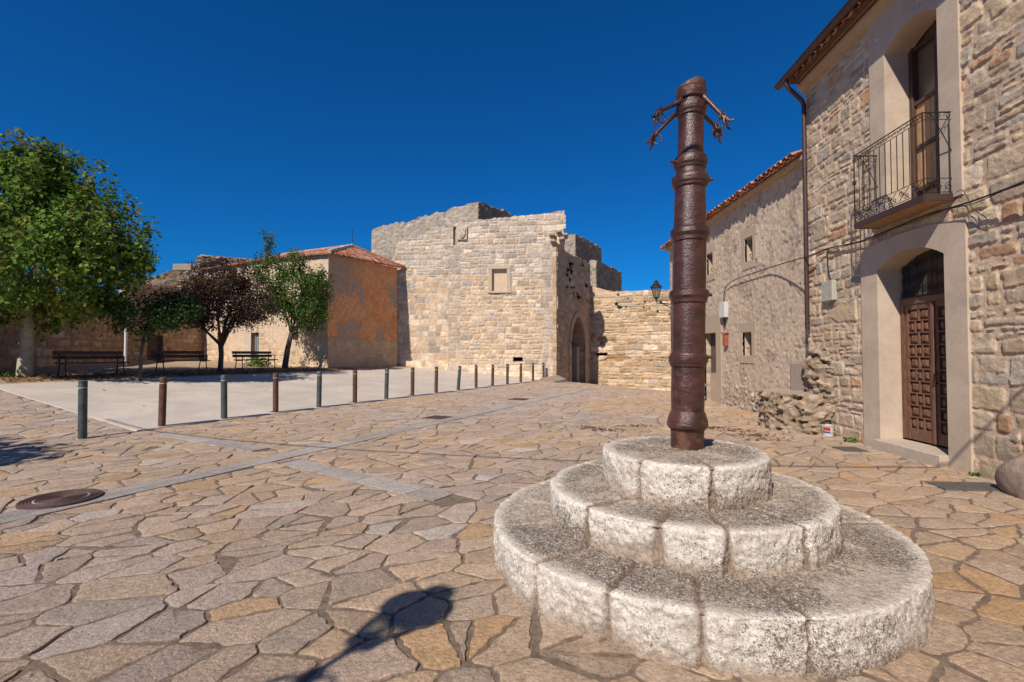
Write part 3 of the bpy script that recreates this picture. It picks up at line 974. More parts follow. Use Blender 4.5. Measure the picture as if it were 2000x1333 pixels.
# --- castle ruins behind
def far_fn(seed, pal, mort, cell=.28):
    return lambda u, v: rubble(u, v, cell, 1.5, seed, .05, mort, pal, .05, .10, .04, .06)
def far_wall(name, a, b, toppts, label, cat, seed, pal, mort, res=.09, zlow=0, thick=1.0, jag=.18, more=None):
    t = empty(name, (a[0], a[1], 0), 0, label, cat)
    W_ = Wall(a, b)
    f = prof(W_, toppts, jag, seed)
    W_.surf('wall', 0, W_.L, zlow, 16, res, far_fn(seed, pal, mort), M['far_masonry'], t, f, (), thick)
    return t, W_
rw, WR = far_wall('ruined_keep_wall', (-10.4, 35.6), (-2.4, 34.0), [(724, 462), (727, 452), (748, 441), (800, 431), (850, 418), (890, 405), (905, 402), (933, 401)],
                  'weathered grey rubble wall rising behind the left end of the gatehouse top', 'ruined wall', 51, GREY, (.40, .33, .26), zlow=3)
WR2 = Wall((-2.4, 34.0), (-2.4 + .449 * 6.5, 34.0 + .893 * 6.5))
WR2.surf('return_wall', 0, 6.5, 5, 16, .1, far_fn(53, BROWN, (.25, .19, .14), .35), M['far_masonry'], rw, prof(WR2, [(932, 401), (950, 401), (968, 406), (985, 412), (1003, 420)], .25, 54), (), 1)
def turret(cx, cy, wd, dp, top_px, label, seed, px):
    t = empty('castle_turret', (cx, cy, 0), 0, label, 'turret', 'ruined turrets behind the gate')
    z = zat(top_px, cy)
    A = (cx - wd / 2, cy + .15); B = (cx + wd / 2, cy)
    Wf = Wall(A, B); Wr = Wall(B, (B[0] + .50 * dp, B[1] + .86 * dp))
    tp = lambda u: z + .5 * (fbm(np.asarray(u) * 1.7, np.zeros_like(u), seed, 5, .65) - .5)
    Wf.surf('front_wall', 0, Wf.L, 2, z + 1, .1, far_fn(seed, GREY, (.40, .32, .24), .3), M['far_masonry'], t, tp, (), 1)
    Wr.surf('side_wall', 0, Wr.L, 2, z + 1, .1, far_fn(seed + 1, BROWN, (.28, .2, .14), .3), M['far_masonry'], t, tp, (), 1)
    return t
turret(4.75, 41.0, 1.3, 6.5, 457, 'round shouldered dark stone turret just right of the broken gatehouse corner', 61, 0)
turret(7.2, 43.5, .8, 7.5, 509, 'lower square stone turret standing above the curtain wall beside the gate', 64, 0)

# --- plastered building with tiled hip roof
OC = (-9.2, 24.15); OD = (-6.82, 28.6); OM = (-13.5, 25.8); OE = (-18.4, 28.8)
ob = empty('plastered_house', (-10, 26, .8), 0, 'low old house with flaking orange plaster end wall and red hipped tile roof', 'house')
WO = Wall(OC, OD)
def orange_fn(u, v):
    n = fbm(u * .9, v * .7, 101, 5, .6); n2 = fbm(u * 3, v * 3, 102, 5); n3 = fbm(u * 7, v * 7, 103, 4)
    gap = sstep(.575, .59, fbm(u * 1.1 + 3, v * .75 + 5, 104, 6, .62)) * .85
    org = np.array([.66, .29, .12])[None, None] * (.75 + .5 * n2)[..., None]
    org2 = np.array([.68, .33, .145])[None, None] * (.8 + .4 * n3)[..., None]
    t = sstep(.45, .6, n)[..., None]
    c = org * (1 - t) + org2 * t
    gr = np.array([.38, .30, .22])[None, None] * (.8 + .4 * n3)[..., None]
    c = c * (1 - gap[..., None]) + gr * gap[..., None]
    foot = sstep(2.35, 2.15, v + .25 * (n2 - .5))[..., None]
    ft = np.array([.50, .35, .22])[None, None] * (.75 + .5 * n2)[..., None]
    c = c * (1 - foot) + ft * foot
    up = (sstep(4.6, 5.4, v + .8 * (n - .5)) * sstep(2.8, 1.2, u))[..., None] * .6
    c = c * (1 - up) + np.array([.42, .29, .19]) * up
    lv = fbm(u * 2.5, v * 12, 105, 3)
    h = .035 * (n2 - .5) - .015 * gap + .012 * n3 + .03 * foot[..., 0] + .018 * (lv - .5)
    return h, c
WO.surf('end_wall', -.02, WO.L, .2, 6.6, .04, orange_fn, M['plaster'], ob, None, (), .4)
pal_w = [(.54, .41, .28), (.50, .37, .25), (.46, .34, .24), (.56, .44, .32)]
def pale_fn(u, v):
    h, c = coursed(u, v, .24, .40, 111, .03, (.56, .43, .30), pal_w, .03, .04, .02, .06, .4, .2)
    n = fbm(u * .8, v * .8, 112, 4)
    t = sstep(.50, .58, n + .10 * sstep(2.2, 4.5, v))[..., None]
    pl = np.array([.58, .45, .33])[None, None] * (.85 + .3 * fbm(u * 4, v * 4, 113, 4))[..., None]
    return h * (1 - t[..., 0]) + .02 * t[..., 0], c * (1 - t) + pl * t
WM = Wall(OM, OC)
quo = lambda u0: None
win1 = rectpix(WM, 577, 543, 585, 549); win2 = rectpix(WM, 573, 637, 583, 664)
WM.surf('long_wall', 0, WM.L, .2, 6.55, .05, pale_fn, M['plaster'], ob, None, [win1, win2], .4)
WE = Wall(OE, OM)
dr = rectpix(WE, 492, 650, 507, 699); dr = (dr[0], dr[1], .7, dr[3])
wn3 = rectpix(WE, 425, 650, 434, 668)
WE.surf('long_wall', 0, WE.L, .3, 6.55, .05, pale_fn, M['plaster'], ob, None, [dr, wn3], .35)
for (W_, h_) in ((WM, win1), (WM, win2), (WE, wn3)):
    MB().prism([(h_[0], h_[2]), (h_[1], h_[2]), (h_[1], h_[3]), (h_[0], h_[3])], lambda p, q: W_.P(p, q, -.28), lambda p, q: W_.P(p, q, -.33)).build('window', M['glass'], ob)
dm = MB().prism([(dr[0], dr[2]), (dr[1], dr[2]), (dr[1], dr[3]), (dr[0], dr[3])], lambda p, q: WE.P(p, q, -.22), lambda p, q: WE.P(p, q, -.28)).build('door', mat('grey_blue_door', (.10, .13, .17), .5), ob)
gr_ = MB()
for k in range(5):
    a = dr[0] + (dr[1] - dr[0]) * (k + .5) / 5
    gr_.tube([WE.P(a, dr[2] + .9, -.18), WE.P(a, dr[3] - .1, -.18)], .012, 5)
gr_.build('door_grille', M['white_paint'], dm)
ds = MB()
ds.prism([(dr[0] - .55, .6), (dr[0], .6), (dr[0], dr[3] + .5), (dr[0] - .55, dr[3] + .5)], lambda p, q: WE.P(p, q, .06), lambda p, q: WE.P(p, q, -.1), (.50, .43, .34))
ds.build('door_surround', M['far_masonry'], ob)
# back walls to close the volume
bk = MB()
for a, b in ((OD, (-12.5, 33.5)), ((-12.5, 33.5), (-17, 34)), ((-17, 34), OE)):
    Wb = Wall(a, b)
    bk.prism([(0, .2), (Wb.L, .2), (Wb.L, 6.5), (0, 6.5)], lambda p, q: Wb.P(p, q, 0), lambda p, q: Wb.P(p, q, -.3), (.5, .38, .27))
bk.build('back_wall', M['plaster'], ob)

def tile_plane(name, poly, eave0, eave1, up, mats, parent, pitch=.21, rowl=.34, amp=.055, res=.055, seed=1, pal=None):
    """canal tile roof over a planar polygon (3D points)"""
    pal = pal or [(.33, .12, .07), (.38, .15, .09), (.27, .09, .055), (.40, .20, .13), (.30, .16, .12), (.36, .24, .18)]
    e0 = Vector(eave0); ex = (Vector(eave1) - e0).normalized(); up = Vector(up); up = (up - ex * up.dot(ex)).normalized()
    nn = ex.cross(up)
    if nn.z < 0: nn = -nn
    P2 = [((Vector(p) - e0).dot(ex), (Vector(p) - e0).dot(up)) for p in poly]
    a0, a1 = min(p[0] for p in P2), max(p[0] for p in P2); b0, b1 = min(p[1] for p in P2), max(p[1] for p in P2)
    A = np.arange(a0 - res, a1 + res * 2, res); B = np.arange(b0 - res, b1 + res * 2, res * 1.0)
    aa, bb = np.meshgrid(A, B)
    col_i = np.floor(aa / pitch); ph = (aa / pitch - col_i) - .5
    jit = _hash(col_i, np.zeros_like(col_i), seed) * rowl
    row = np.floor((bb + jit) / rowl); fr = (bb + jit) / rowl - row
    idh = _hash(col_i, row, seed + 3)
    h = amp * (np.sqrt(np.clip(1 - (ph * 2.1) ** 2, 0, 1)) * 1.0) + .028 * (1 - fr) + .02 * (idh - .5) + .07 * (fbm(aa * .5, bb * .7, seed, 3) - .5)
    pal = np.array(pal)
    c = pal[np.minimum((idh * 7.77 % 1 * len(pal)).astype(int), len(pal) - 1)] * (.7 + .6 * (idh * 3.3 % 1))[..., None]
    c = c * (1 - .62 * (h < .022))[..., None] if False else c
    P = np.array(e0) + aa[..., None] * np.array(ex) + bb[..., None] * np.array(up) + h[..., None] * np.array(nn)
    def inside(x, y):
        r = np.zeros(x.shape, bool); n = len(P2)
        for i in range(n):
            x0, y0 = P2[i]; x1, y1 = P2[(i + 1) % n]
            if y0 == y1: continue
            cnd = ((y0 > y) != (y1 > y)) & (x < (x1 - x0) * (y - y0) / (y1 - y0) + x0)
            r ^= cnd
        return r
    k = inside((aa[:-1, :-1] + aa[1:, 1:]) / 2, (bb[:-1, :-1] + bb[1:, 1:]) / 2)
    idx = np.arange(aa.size).reshape(aa.shape)
    q = np.stack([idx[:-1, :-1], idx[:-1, 1:], idx[1:, 1:], idx[1:, :-1]], -1)[k]
    used = np.unique(q); rm = np.full(aa.size, -1); rm[used] = np.arange(len(used))
    top = P.reshape(-1, 3)[used]; cc = c.reshape(-1, 3)[used]; q = rm[q]
    low = top - np.array(nn) * .09
    m = len(top)
    e = np.concatenate([q[:, [0, 1]], q[:, [1, 2]], q[:, [2, 3]], q[:, [3, 0]]])
    key = np.minimum(e[:, 0], e[:, 1]) * m + np.maximum(e[:, 0], e[:, 1])
    uq, inv, cnt = np.unique(key, return_inverse=True, return_counts=True)
    be = e[cnt[inv] == 1]
    sidq = np.stack([be[:, 1], be[:, 0], be[:, 0] + m, be[:, 1] + m], -1)
    return mesh_np(name, np.concatenate([top, low]), np.concatenate([q, q[:, ::-1] + m, sidq]), np.concatenate([cc, cc * .8]), mats, parent)
EZ = 6.52
def off(p, d, z=EZ): return (p[0] + d[0], p[1] + d[1], z)
nO = WO.n; nM = WM.n; nE = WE.n
e_c = (OC[0] + nO.x * .22 + nM.x * .22, OC[1] + nO.y * .22 + nM.y * .22, EZ)
e_d = (OD[0] + nO.x * .25 + .15, OD[1] + nO.y * .25 + .3, EZ + .12)
e_m = (OM[0] + nM.x * .22, OM[1] + nM.y * .22, EZ)
e_e = (OE[0] + nE.x * .22 - .3, OE[1] + nE.y * .22 + .2, EZ - .05)
apex = (-9.12, 27.4, 7.60); rd1 = (-13.6, 29.0, 7.45); rd2 = (-17.6, 31.6, 7.35)
tile_plane('roof', [e_c, e_d, apex], e_c, e_d, Vector(apex) - Vector(e_c), M['tile'], ob, seed=4)
tile_plane('roof', [e_m, e_c, apex, rd1], e_m, e_c, Vector(rd1) - Vector(e_m), M['tile'], ob, seed=5)
tile_plane('roof', [e_e, e_m, rd1, rd2], e_e, e_m, Vector(rd2) - Vector(e_e), M['tile'], ob, seed=6)
rg = MB()
def ridge(a, b, r=.10, col=(.60, .50, .42), s=.35):
    a = Vector(a); b = Vector(b); n = int((b - a).length / s)
    for i in range(n):
        p = a.lerp(b, i / n); q = a.lerp(b, (i + 1.15) / n)
        c = random.uniform(.75, 1.1)
        rg.tube([p + Vector((0, 0, .06)), q + Vector((0, 0, .10))], [r * 1.05, r * .9], 8, col=(col[0] * c, col[1] * c, col[2] * c))
ridge(e_c, apex); ridge(apex, rd1, .09, (.5, .25, .15)); ridge(rd1, rd2, .09, (.5, .25, .15))
ridge(apex, e_d, .08, (.46, .2, .1))
rg.build('ridge_tiles', M['tile'], ob, smooth=True, angle=40)
tag(MB().tube([Vector(apex) + Vector((.02, 0, 0)), Vector(apex) + Vector((.02, 0, 1.05))], .015, 5).build('antenna_rod', M['iron']),
    'thin dark rod antenna standing on the peak of the hipped tile roof', 'antenna')
# electric service cable strung from the house to the left
tag(MB().tube([ray(330, 548) * 27 + Vector((0, 0, 1.5)), ray(360, 552) * 27.5 + Vector((0, 0, 1.5)), ray(398, 556) * 28 + Vector((0, 0, 1.5))], .018, 5).build('overhead_cable', M['cable']),
    'thin dark cable running from the plastered house to the ruin on its left', 'cable')

# --- left wall in shade with large blocks and two doors
lw = empty('block_wall', (-19, 20, .9), 0, 'shaded wall of big rounded sandstone blocks with a dark doorway behind the benches', 'wall')
WL = Wall((-15.9, 11.0), (-20.1, 25.0))
def blk_fn(u, v):
    h, c = coursed(u, v, .40, .62, 121, .07, (.30, .20, .13), TAN, .06, .05, .06, .06, .15, .1)
    return h, c
dk = rectpix(WL, 242, 650, 272, 697); dk = (dk[0], min(dk[1], 14.4), .9, dk[3])
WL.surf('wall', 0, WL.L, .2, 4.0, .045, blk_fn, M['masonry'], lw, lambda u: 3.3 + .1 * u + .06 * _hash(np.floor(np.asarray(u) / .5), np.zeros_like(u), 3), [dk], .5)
MB().prism([(dk[0] - .1, dk[2]), (dk[1] + .1, dk[2]), (dk[1] + .1, dk[3] + .1), (dk[0] - .1, dk[3] + .1)], lambda p, q: WL.P(p, q, -.42), lambda p, q: WL.P(p, q, -.5)).build('door', M['darkwood'], lw)
sh_ = empty('stone_outhouse', (-19, 27, 1), 0, 'low shaded stone outhouse with a planked timber door left of the purple tree', 'outhouse')
WS = Wall((-20.1, 25.0), (-18.4, 28.8))
dd = rectpix(WS, 287, 655, 318, 699); dd = (dd[0], dd[1], .8, dd[3])
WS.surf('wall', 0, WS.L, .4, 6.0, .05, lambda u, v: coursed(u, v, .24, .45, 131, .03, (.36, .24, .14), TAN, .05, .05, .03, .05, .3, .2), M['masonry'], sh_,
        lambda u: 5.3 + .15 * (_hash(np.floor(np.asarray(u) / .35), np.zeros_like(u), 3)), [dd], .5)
pd = MB()
for k in range(7):
    a = dd[0] + (dd[1] - dd[0]) * k / 7; b = dd[0] + (dd[1] - dd[0]) * (k + 1) / 7
    pd.prism([(a + .008, dd[2]), (b - .008, dd[2]), (b - .008, dd[3]), (a + .008, dd[3])], lambda p, q: WS.P(p, q, -.18), lambda p, q: WS.P(p, q, -.24))
pd.build('door', M['oldwood'], sh_)
up_, WU = far_wall('ruined_terrace_wall', (-22.5, 29.5), (-18.6, 31.5), [(280, 540), (320, 533), (335, 527), (345, 531), (380, 531), (400, 533)],
                   'brown crumbling rubble wall above the shaded outhouse, left of the tiled roof', 'ruined wall', 141, BROWN, (.3, .21, .15), .08, 2, .8, .2)
tg = MB(); c_ = ray(362, 524) * 33.0
tag(tg.box((c_.x, c_.y, c_.z + 1.5), (1.25, .7, .45), None, .03).build('stone_parapet', mat('parapet_stone', (.30, .24, .18), .9, nscale=4, namp=.2)),
    'flat grey brown parapet block on top of the ruined terrace', 'parapet')
mound = MB()
rr = random.Random(5)
for k in range(420):
    px = rr.uniform(388, 500); t = (px - 388) / 112
    top = 500 + 10 * t + (14 if px < 396 else 0); py = top + rr.random() * (34 - 16 * t)
    d = rr.uniform(30.5, 31.5); p = ray(px, py) * d
    mound.box((p.x, p.y, p.z + 1.5), (rr.uniform(.3, .8), rr.uniform(.3, .6), rr.uniform(.08, .16)), Matrix.Rotation(rr.uniform(-.2, .2), 3, 'Y') @ Matrix.Rotation(rr.uniform(-1, 1), 3, 'Z'), .03,
              rr.choice([(.20, .15, .11), (.26, .19, .14), (.32, .25, .19), (.15, .11, .09)]))
tag(mound.build('collapsed_stone_wall', M['far_masonry']), 'jagged stack of dark flat stones rising above the left end of the tiled roof', 'ruined wall')
tag(MB().tube([(-16.3, 20.4, 1.0), (-16.3, 20.4, 3.0)], .055, 8).build('white_post', M['white_paint']), 'slim white post standing behind the left bench', 'post')

# ------------------------------------------------------------------ right hand houses
W1 = Wall((5.346, 0), (5.346 + .0635 * 10, 10), flip=True)
h1 = empty('stone_house', (6.5, 5, 0), 0, 'tall rubble stone house with plastered door surround and iron balcony at the right edge', 'house')
assert W1.n.x < 0
U = lambda px, py, w=0: W1.pix(px, py, w)
uL = U(1577, 500)[0]              # far corner
# openings
pd0, pd1 = U(1855, 700)[0], U(1722, 700)[0]            # portal opening near / far
pz_sp = U(1722, 527)[1]; pz_top = U(1855, 487)[1] + .03
po0, po1 = U(1899, 700)[0], U(1690, 700)[0]
po_top = U(1800, 445)[1]
wd0, wd1 = U(1839, 200)[0], U(1733, 200)[0]
wo0, wo1 = U(1881, 200)[0], U(1703, 200)[0]
wz0 = U(1868, 380)[1] + .02
wz_sp = U(1733, 106)[1]; wz_top = U(1839, 4)[1]
def arc(a, b, zs, zt):
    m_ = (a + b) / 2; hw = (b - a) / 2
    return lambda u: zs + (zt - zs) * np.sqrt(np.clip(1 - .80 * ((u - m_) / hw) ** 2, 0, 1)) - 0 * u
def seg(a, b, zs, rise):
    m_ = (a + b) / 2; hw = (b - a) / 2
    return lambda u: zs + rise * (1 - ((np.asarray(u) - m_) / hw) ** 2)
parch = seg(pd0, pd1, pz_sp, .20); warch = seg(wd0, wd1, wz_sp, .18)
print('portal', pd0, pd1, pz_sp, 'win', wd0, wd1, wz0, wz_sp, 'corner', uL)
HOUSE = [(a * 1.03, b, c * .90) for a, b, c in HOUSE]
def house_fn(u, v):
    h, c = coursed(u, v, .215, .38, 155, .034, (.56, .41, .295), HOUSE, .017, .036, .007, .05, .45, .25)
    h2, c2 = coursed(u + 31, v, .36, .56, 156, .03, (.56, .41, .295), HOUSE, .016, .036, .007, .05, .4, .1)
    m = sstep(.53, .56, fbm(u * .75 + 2, v * .9 + 1, 157, 3))
    h = h * (1 - m) + h2 * m; c = c * (1 - m[..., None]) + c2 * m[..., None]
    # beige mortar smeared over patches
    s_ = sstep(.56, .64, fbm(u * 2.6, v * 2.6, 158, 5, .6))[..., None] * .35
    c = c * (1 - s_) + np.array([.46, .345, .245]) * s_ * (.85 + .3 * fbm(u * 8, v * 8, 159, 3))[..., None]
    return h * (1 - .35 * s_[..., 0]), c
res1 = .0135
H1TOP = 6.86
PCR = .09
pm_ = (po0 + po1) / 2; ph_ = (po1 - po0) / 2
WIN_H = [(po0 + .02, po1 - .02, -.1, po_top - .02, lambda u: po_top - .03 - PCR * ((u - pm_) / ph_) ** 2), (wo0 + .02, wo1 - .02, wz0 - .05, 6.95)]
W1.surf('wall', 2.2, uL, -.15, H1TOP, res1, house_fn, M['masonry'], h1, None, WIN_H, .45)
W1.surf('wall', -6, 2.2, -.15, H1TOP, .06, house_fn, M['masonry'], h1, None, (), .45)
# far corner return and back, closing the volume
bk = MB()
c0 = W1.P(uL, 0, -.02); c1 = Vector((11.5, c0.y - .3, 0)); c2 = Vector((11, -6, 0)); c3 = W1.P(-6, 0, 0)
for a, b in ((c0, c1), (c1, c2), (c2, c3)):
    bk.add([(a.x, a.y, -.2), (b.x, b.y, -.2), (b.x, b.y, 7.0), (a.x, a.y, 7.0)], [(0, 1, 2, 3)], (.42, .31, .22))
bk.build('side_wall', M['masonry'], h1)

def surround(name, o0, o1, d0, d1, zb, ztop_out, archf, w_out, depth, parent, crown=0):
    """smooth plaster frame with deep reveals and arched head"""
    mb = MB(); n = 24
    us = [d0 + (d1 - d0) * i / n for i in range(n + 1)]
    inner = [(d0, zb)] + [(u, float(archf(u))) for u in us] + [(d1, zb)]
    def topz(u):
        m_ = (o0 + o1) / 2; hw = (o1 - o0) / 2
        return ztop_out - crown * ((u - m_) / hw) ** 2
    outer = [(o0, zb)] + [(o0 + (o1 - o0) * i / n, topz(o0 + (o1 - o0) * i / n)) for i in range(n + 1)] + [(o1, zb)]
    k = len(inner)
    vs = []
    for w_ in (w_out, -depth):
        vs += [W1.P(u, v, w_) for u, v in inner]
    vs += [W1.P(u, v, w_out) for u, v in outer] + [W1.P(u, v, -.06) for u, v in outer]
    fs = []
    for i in range(k - 1):
        fs.append((i, i + 1, k + i + 1, k + i))                 # reveal
        fs.append((2 * k + i, 2 * k + i + 1, i + 1, i))         # face
        fs.append((3 * k + i, 3 * k + i + 1, 2 * k + i + 1, 2 * k + i))
    mb.add(vs, fs)
    return mb.build(name, M['render'], parent)
surround('door_surround', po0, po1, pd0, pd1, -.1, po_top, parch, .045, .34, h1, PCR)
surround('window_surround', wo0, wo1, wd0, wd1, wz0 - .06, 6.95, warch, .04, .36, h1)
# step
st = MB()
sw = U(1790, 895)[0]
a0_, a1_ = pd0 + .0, pd1
st.box(W1.P((a0_ + a1_) / 2, .045, -.10), (.50, (a1_ - a0_) - .004, .25), Matrix.Rotation(-math.atan(.0635), 3, 'Z'), .012)
st.build('door_step', mat('step_stone', (.46, .38, .30), .85, nscale=14, namp=.15, bscale=40, bdist=.005), h1)
# carved double door
dw = -.30
def leaf(name, u0, u1, z0, z1, parent, ang=0):
    mb = MB(); W_ = u1 - u0
    Rz = Matrix.Rotation(-math.atan(.0635), 3, 'Z')
    def bx(a, b, c, d, w0, w1, bev=.004):
        mb.box(W1.P((a + b) / 2, (c + d) / 2, (w0 + w1) / 2), (abs(w1 - w0), b - a, d - c), Rz, bev)
    bx(u0, u1, z0, z1, dw - .055, dw - .035)
    st_w = .065
    bx(u0, u0 + st_w, z0, z1, dw - .035, dw + .005); bx(u1 - st_w, u1, z0, z1, dw - .035, dw + .005)
    bx(u0 + st_w, u1 - st_w, z0, z0 + .17, dw - .035, dw + .004); bx(u0 + st_w, u1 - st_w, z1 - .06, z1, dw - .035, dw + .004)
    rows = 10; za = z0 + .17; zb = z1 - .06; rh = (zb - za) / rows
    for r in range(rows):
        zz = za + r * rh
        bx(u0 + st_w, u1 - st_w, zz + rh - .022, zz + rh + .002, dw - .035, dw + .003)
        k = 3 if r % 2 == 0 else 2
        pw = (u1 - u0 - 2 * st_w) / k
        for c in range(k):
            a = u0 + st_w + c * pw
            if c: bx(a - .014, a + .014, zz, zz + rh - .02, dw - .035, dw + .003)
            # raised pyramid panel
            x0, x1, y0, y1 = a + .022, a + pw - .022, zz + .010, zz + rh - .034
            mx, my = (x1 - x0) * .28, (y1 - y0) * .28
            vs = [W1.P(x0, y0, dw - .032), W1.P(x1, y0, dw - .032), W1.P(x1, y1, dw - .032), W1.P(x0, y1, dw - .032),
                  W1.P(x0 + mx, y0 + my, dw + .004), W1.P(x1 - mx, y0 + my, dw + .004), W1.P(x1 - mx, y1 - my, dw + .004), W1.P(x0 + mx, y1 - my, dw + .004),]
            mb.add(vs, [(0, 1, 5, 4), (1, 2, 6, 5), (2, 3, 7, 6), (3, 0, 4, 7), (4, 5, 6, 7)])
    return mb.build(name, M['wood'], parent)
dtop = 2.30
uz0, uz1 = pd0 + .02, pd1 - .02
umid = (uz0 + uz1) / 2
bx0 = .20
lf = leaf('door', umid + .02, uz1 - .07, bx0, dtop - .04, h1)
lf2 = leaf('door', uz0 + .07, umid - .02, bx0, dtop - .04, h1)
Rz1 = Matrix.Rotation(-math.atan(.0635), 3, 'Z')
df = MB()
def w1box(mb, a, b, c, d, w0, w1, bev=.004, col=None):
    mb.box(W1.P((a + b) / 2, (c + d) / 2, (w0 + w1) / 2), (abs(w1 - w0), abs(b - a), abs(d - c)), Rz1, bev, col)
w1box(df, uz0, uz0 + .07, bx0, dtop + .06, dw - .06, dw + .02)
w1box(df, uz1 - .07, uz1, bx0, dtop + .06, dw - .06, dw + .02)
w1box(df, uz0 + .07, uz1 - .07, dtop - .04, dtop + .06, dw - .06, dw + .018)
w1box(df, umid - .03, umid + .03, bx0, dtop - .04, dw - .03, dw + .03, .008)
df.build('door_frame', M['wood'], h1)
hd = MB()
hd.tube([W1.P(umid - .06, 1.22, dw + .01), W1.P(umid - .06, 1.22, dw + .055), W1.P(umid - .06, 1.09, dw + .06), W1.P(umid - .06, 1.08, dw + .01)], .009, 6)
hd.build('door_handle', M['iron'], lf2)
# arched transom with scroll grille
tr = MB()
n = 20
pts = [(uz0, dtop + .06)] + [(uz1, dtop + .06)] + [(uz1 + (uz0 - uz1) * i / n, float(parch(uz1 + (uz0 - uz1) * i / n)) - .0) for i in range(n + 1)]
tr.prism(pts, lambda p, q: W1.P(p, q, dw - .03), lambda p, q: W1.P(p, q, dw - .05))
tro = tr.build('transom_window', M['glass'], h1)
gr = MB()
def scroll(mb, fP, cu, cv, r, turns=1.4, a0=0, sgn=1, rad=.0045, n=16):
    pts = []
    for i in range(n + 1):
        t = i / n; a = a0 + sgn * t * turns * 2 * math.pi; rr_ = r * (1 - .82 * t)
        pts.append(fP(cu + rr_ * math.cos(a), cv + rr_ * math.sin(a)))
    mb.tube(pts, rad, 5, cap=False)
fT = lambda p, q: W1.P(p, q, dw + .005)
tzb = dtop + .075
for k in range(9):
    cu_ = uz0 + .07 + (uz1 - uz0 - .14) * k / 8
    if k % 2 == 0:
        gr.tube([fT(cu_, tzb), fT(cu_, float(parch(cu_)) - .01)], .006, 5)
    hh = float(parch(cu_)) - tzb
    rows = 3
    for r_ in range(rows):
        cz = tzb + hh * (r_ + .5) / rows
        scroll(gr, fT, cu_ + (.0 if k % 2 else .0), cz, min(.072, hh / rows * .52), 1.6, 1.57 * ((k + r_) % 4), 1 if (k + r_) % 2 else -1)
gr.tube([fT(uz0, tzb), fT(uz1, tzb)], .008, 5)
gr.build('scroll_grille', M['iron'], tro)

# balcony window: narrow french window, honey coloured boards inside dark frame
ww = -.33
wf = MB(); zt = float(warch((wd0 + wd1) / 2))
w1box(wf, wd0, wd0 + .06, wz0, zt, ww - .08, ww + .01); w1box(wf, wd1 - .07, wd1, wz0, zt, ww - .08, ww + .01)
w1box(wf, (wd0 + wd1) / 2 - .03, (wd0 + wd1) / 2 + .03, wz0, zt, ww - .07, ww + .0)
for zz in (wz0, wz0 + .38, wz0 + 1.02, wz0 + 1.70, wz_sp - .02):
    w1box(wf, wd0 + .06, (wd0 + wd1) / 2 - .03, zz, zz + .06, ww - .07, ww - .01); w1box(wf, (wd0 + wd1) / 2 + .03, wd1 - .07, zz, zz + .06, ww - .07, ww - .01)
bw = empty('tmp'); bpy.data.objects.remove(bw)
wfo = wf.build('balcony_window', M['darkwood'], h1)
bo = MB()
nb_ = 10
for k in range(nb_):
    a = wd0 + .06 + (wd1 - wd0 - .13) * k / nb_; b = wd0 + .06 + (wd1 - wd0 - .13) * (k + 1) / nb_
    w1box(bo, a + .002, b - .002, wz0 + .4, wz0 + 1.75, ww - .06, ww - .04, .003)
bo.build('shutter_board', M['honey'], wfo)
gl = MB(); w1box(gl, wd0, wd1, wz0, zt + .1, ww - .10, ww - .085, 0); gl.build('window_pane', mat('reflection_tinted_glass', (.17, .12, .08), .25, spec=.6), wfo)  # brown reflection of the sunlit reveal is put into the pane colour

# balcony: slab, fascia, railing with scrolls
bal = empty('balcony_group_tmp'); bpy.data.objects.remove(bal)
b0, b1 = U(1868, 379)[0], 0
bwid = .40
b1 = W1.pix(1668, 436, bwid)[0]
bz = U(1868, 379)[1]
sb = MB()
w1box(sb, b0 + .01, b1 - .01, bz - .075, bz - .03, .0, bwid - .02, 0)
slab = sb.build('balcony_slab', mat('balcony_boards', (.34, .20, .095), .8, nscale=7, namp=.35, stretch=(1, 5, 1), bscale=20, bdist=.006), h1)
fa = MB()
w1box(fa, b0, b1, bz - .085, bz + .005, bwid - .018, bwid + .004, .002)
w1box(fa, b0 - .004, b0 + .010, bz - .085, bz + .005, .0, bwid - .02, .002)
w1box(fa, b1 - .010, b1 + .004, bz - .085, bz + .005, .0, bwid - .02, .002)
w1box(fa, b0 + .012, b1 - .012, bz - .03, bz - .02, .0, bwid - .02, 0)
fa.build('balcony_fascia', M['pipe'], slab)
rl = MB()
rz = W1.pix(1810, 214, bwid)[1]; mz = W1.pix(1810, 346, bwid)[1]
f_front = lambda p, q: W1.P(p, q, bwid - .01)
rl.tube([W1.P(b0 + .01, rz, .03), W1.P(b0 + .01, rz, bwid - .01), W1.P(b1 - .01, rz, bwid - .01), W1.P(b1 - .01, rz, .03)], .010, 6)
for z_ in (rz - .095, mz, bz + .03):
    rl.tube([W1.P(b0 + .01, z_, .03), W1.P(b0 + .01, z_, bwid - .01), W1.P(b1 - .01, z_, bwid - .01), W1.P(b1 - .01, z_, .03)], .0055, 5)
for u_ in (b0 + .01, b1 - .01):
    rl.tube([W1.P(u_, bz, bwid - .01), W1.P(u_, rz, bwid - .01)], .010, 6)
    rl.lathe([(.01, -.03), (.024, -.02), (.024, -.006), (.014, 0), (.024, .006), (.024, .02), (.01, .03)], W1.P(u_, (rz + mz) / 2, bwid - .01), 8)
nbar = 12
for k in range(1, nbar):
    u_ = b0 + .01 + (b1 - b0 - .02) * k / nbar
    rl.tube([W1.P(u_, mz, bwid - .01), W1.P(u_, rz - .095, bwid - .01)], .0062, 5)
for k in range(3):
    w_ = .06 + k * .10
    for u_ in (b0 + .01, b1 - .01):
        if u_ > b0 + .5 or k == 0: rl.tube([W1.P(u_, mz if u_ > b0 + .5 else bz, w_), W1.P(u_, rz - .095, w_)], .006, 5)
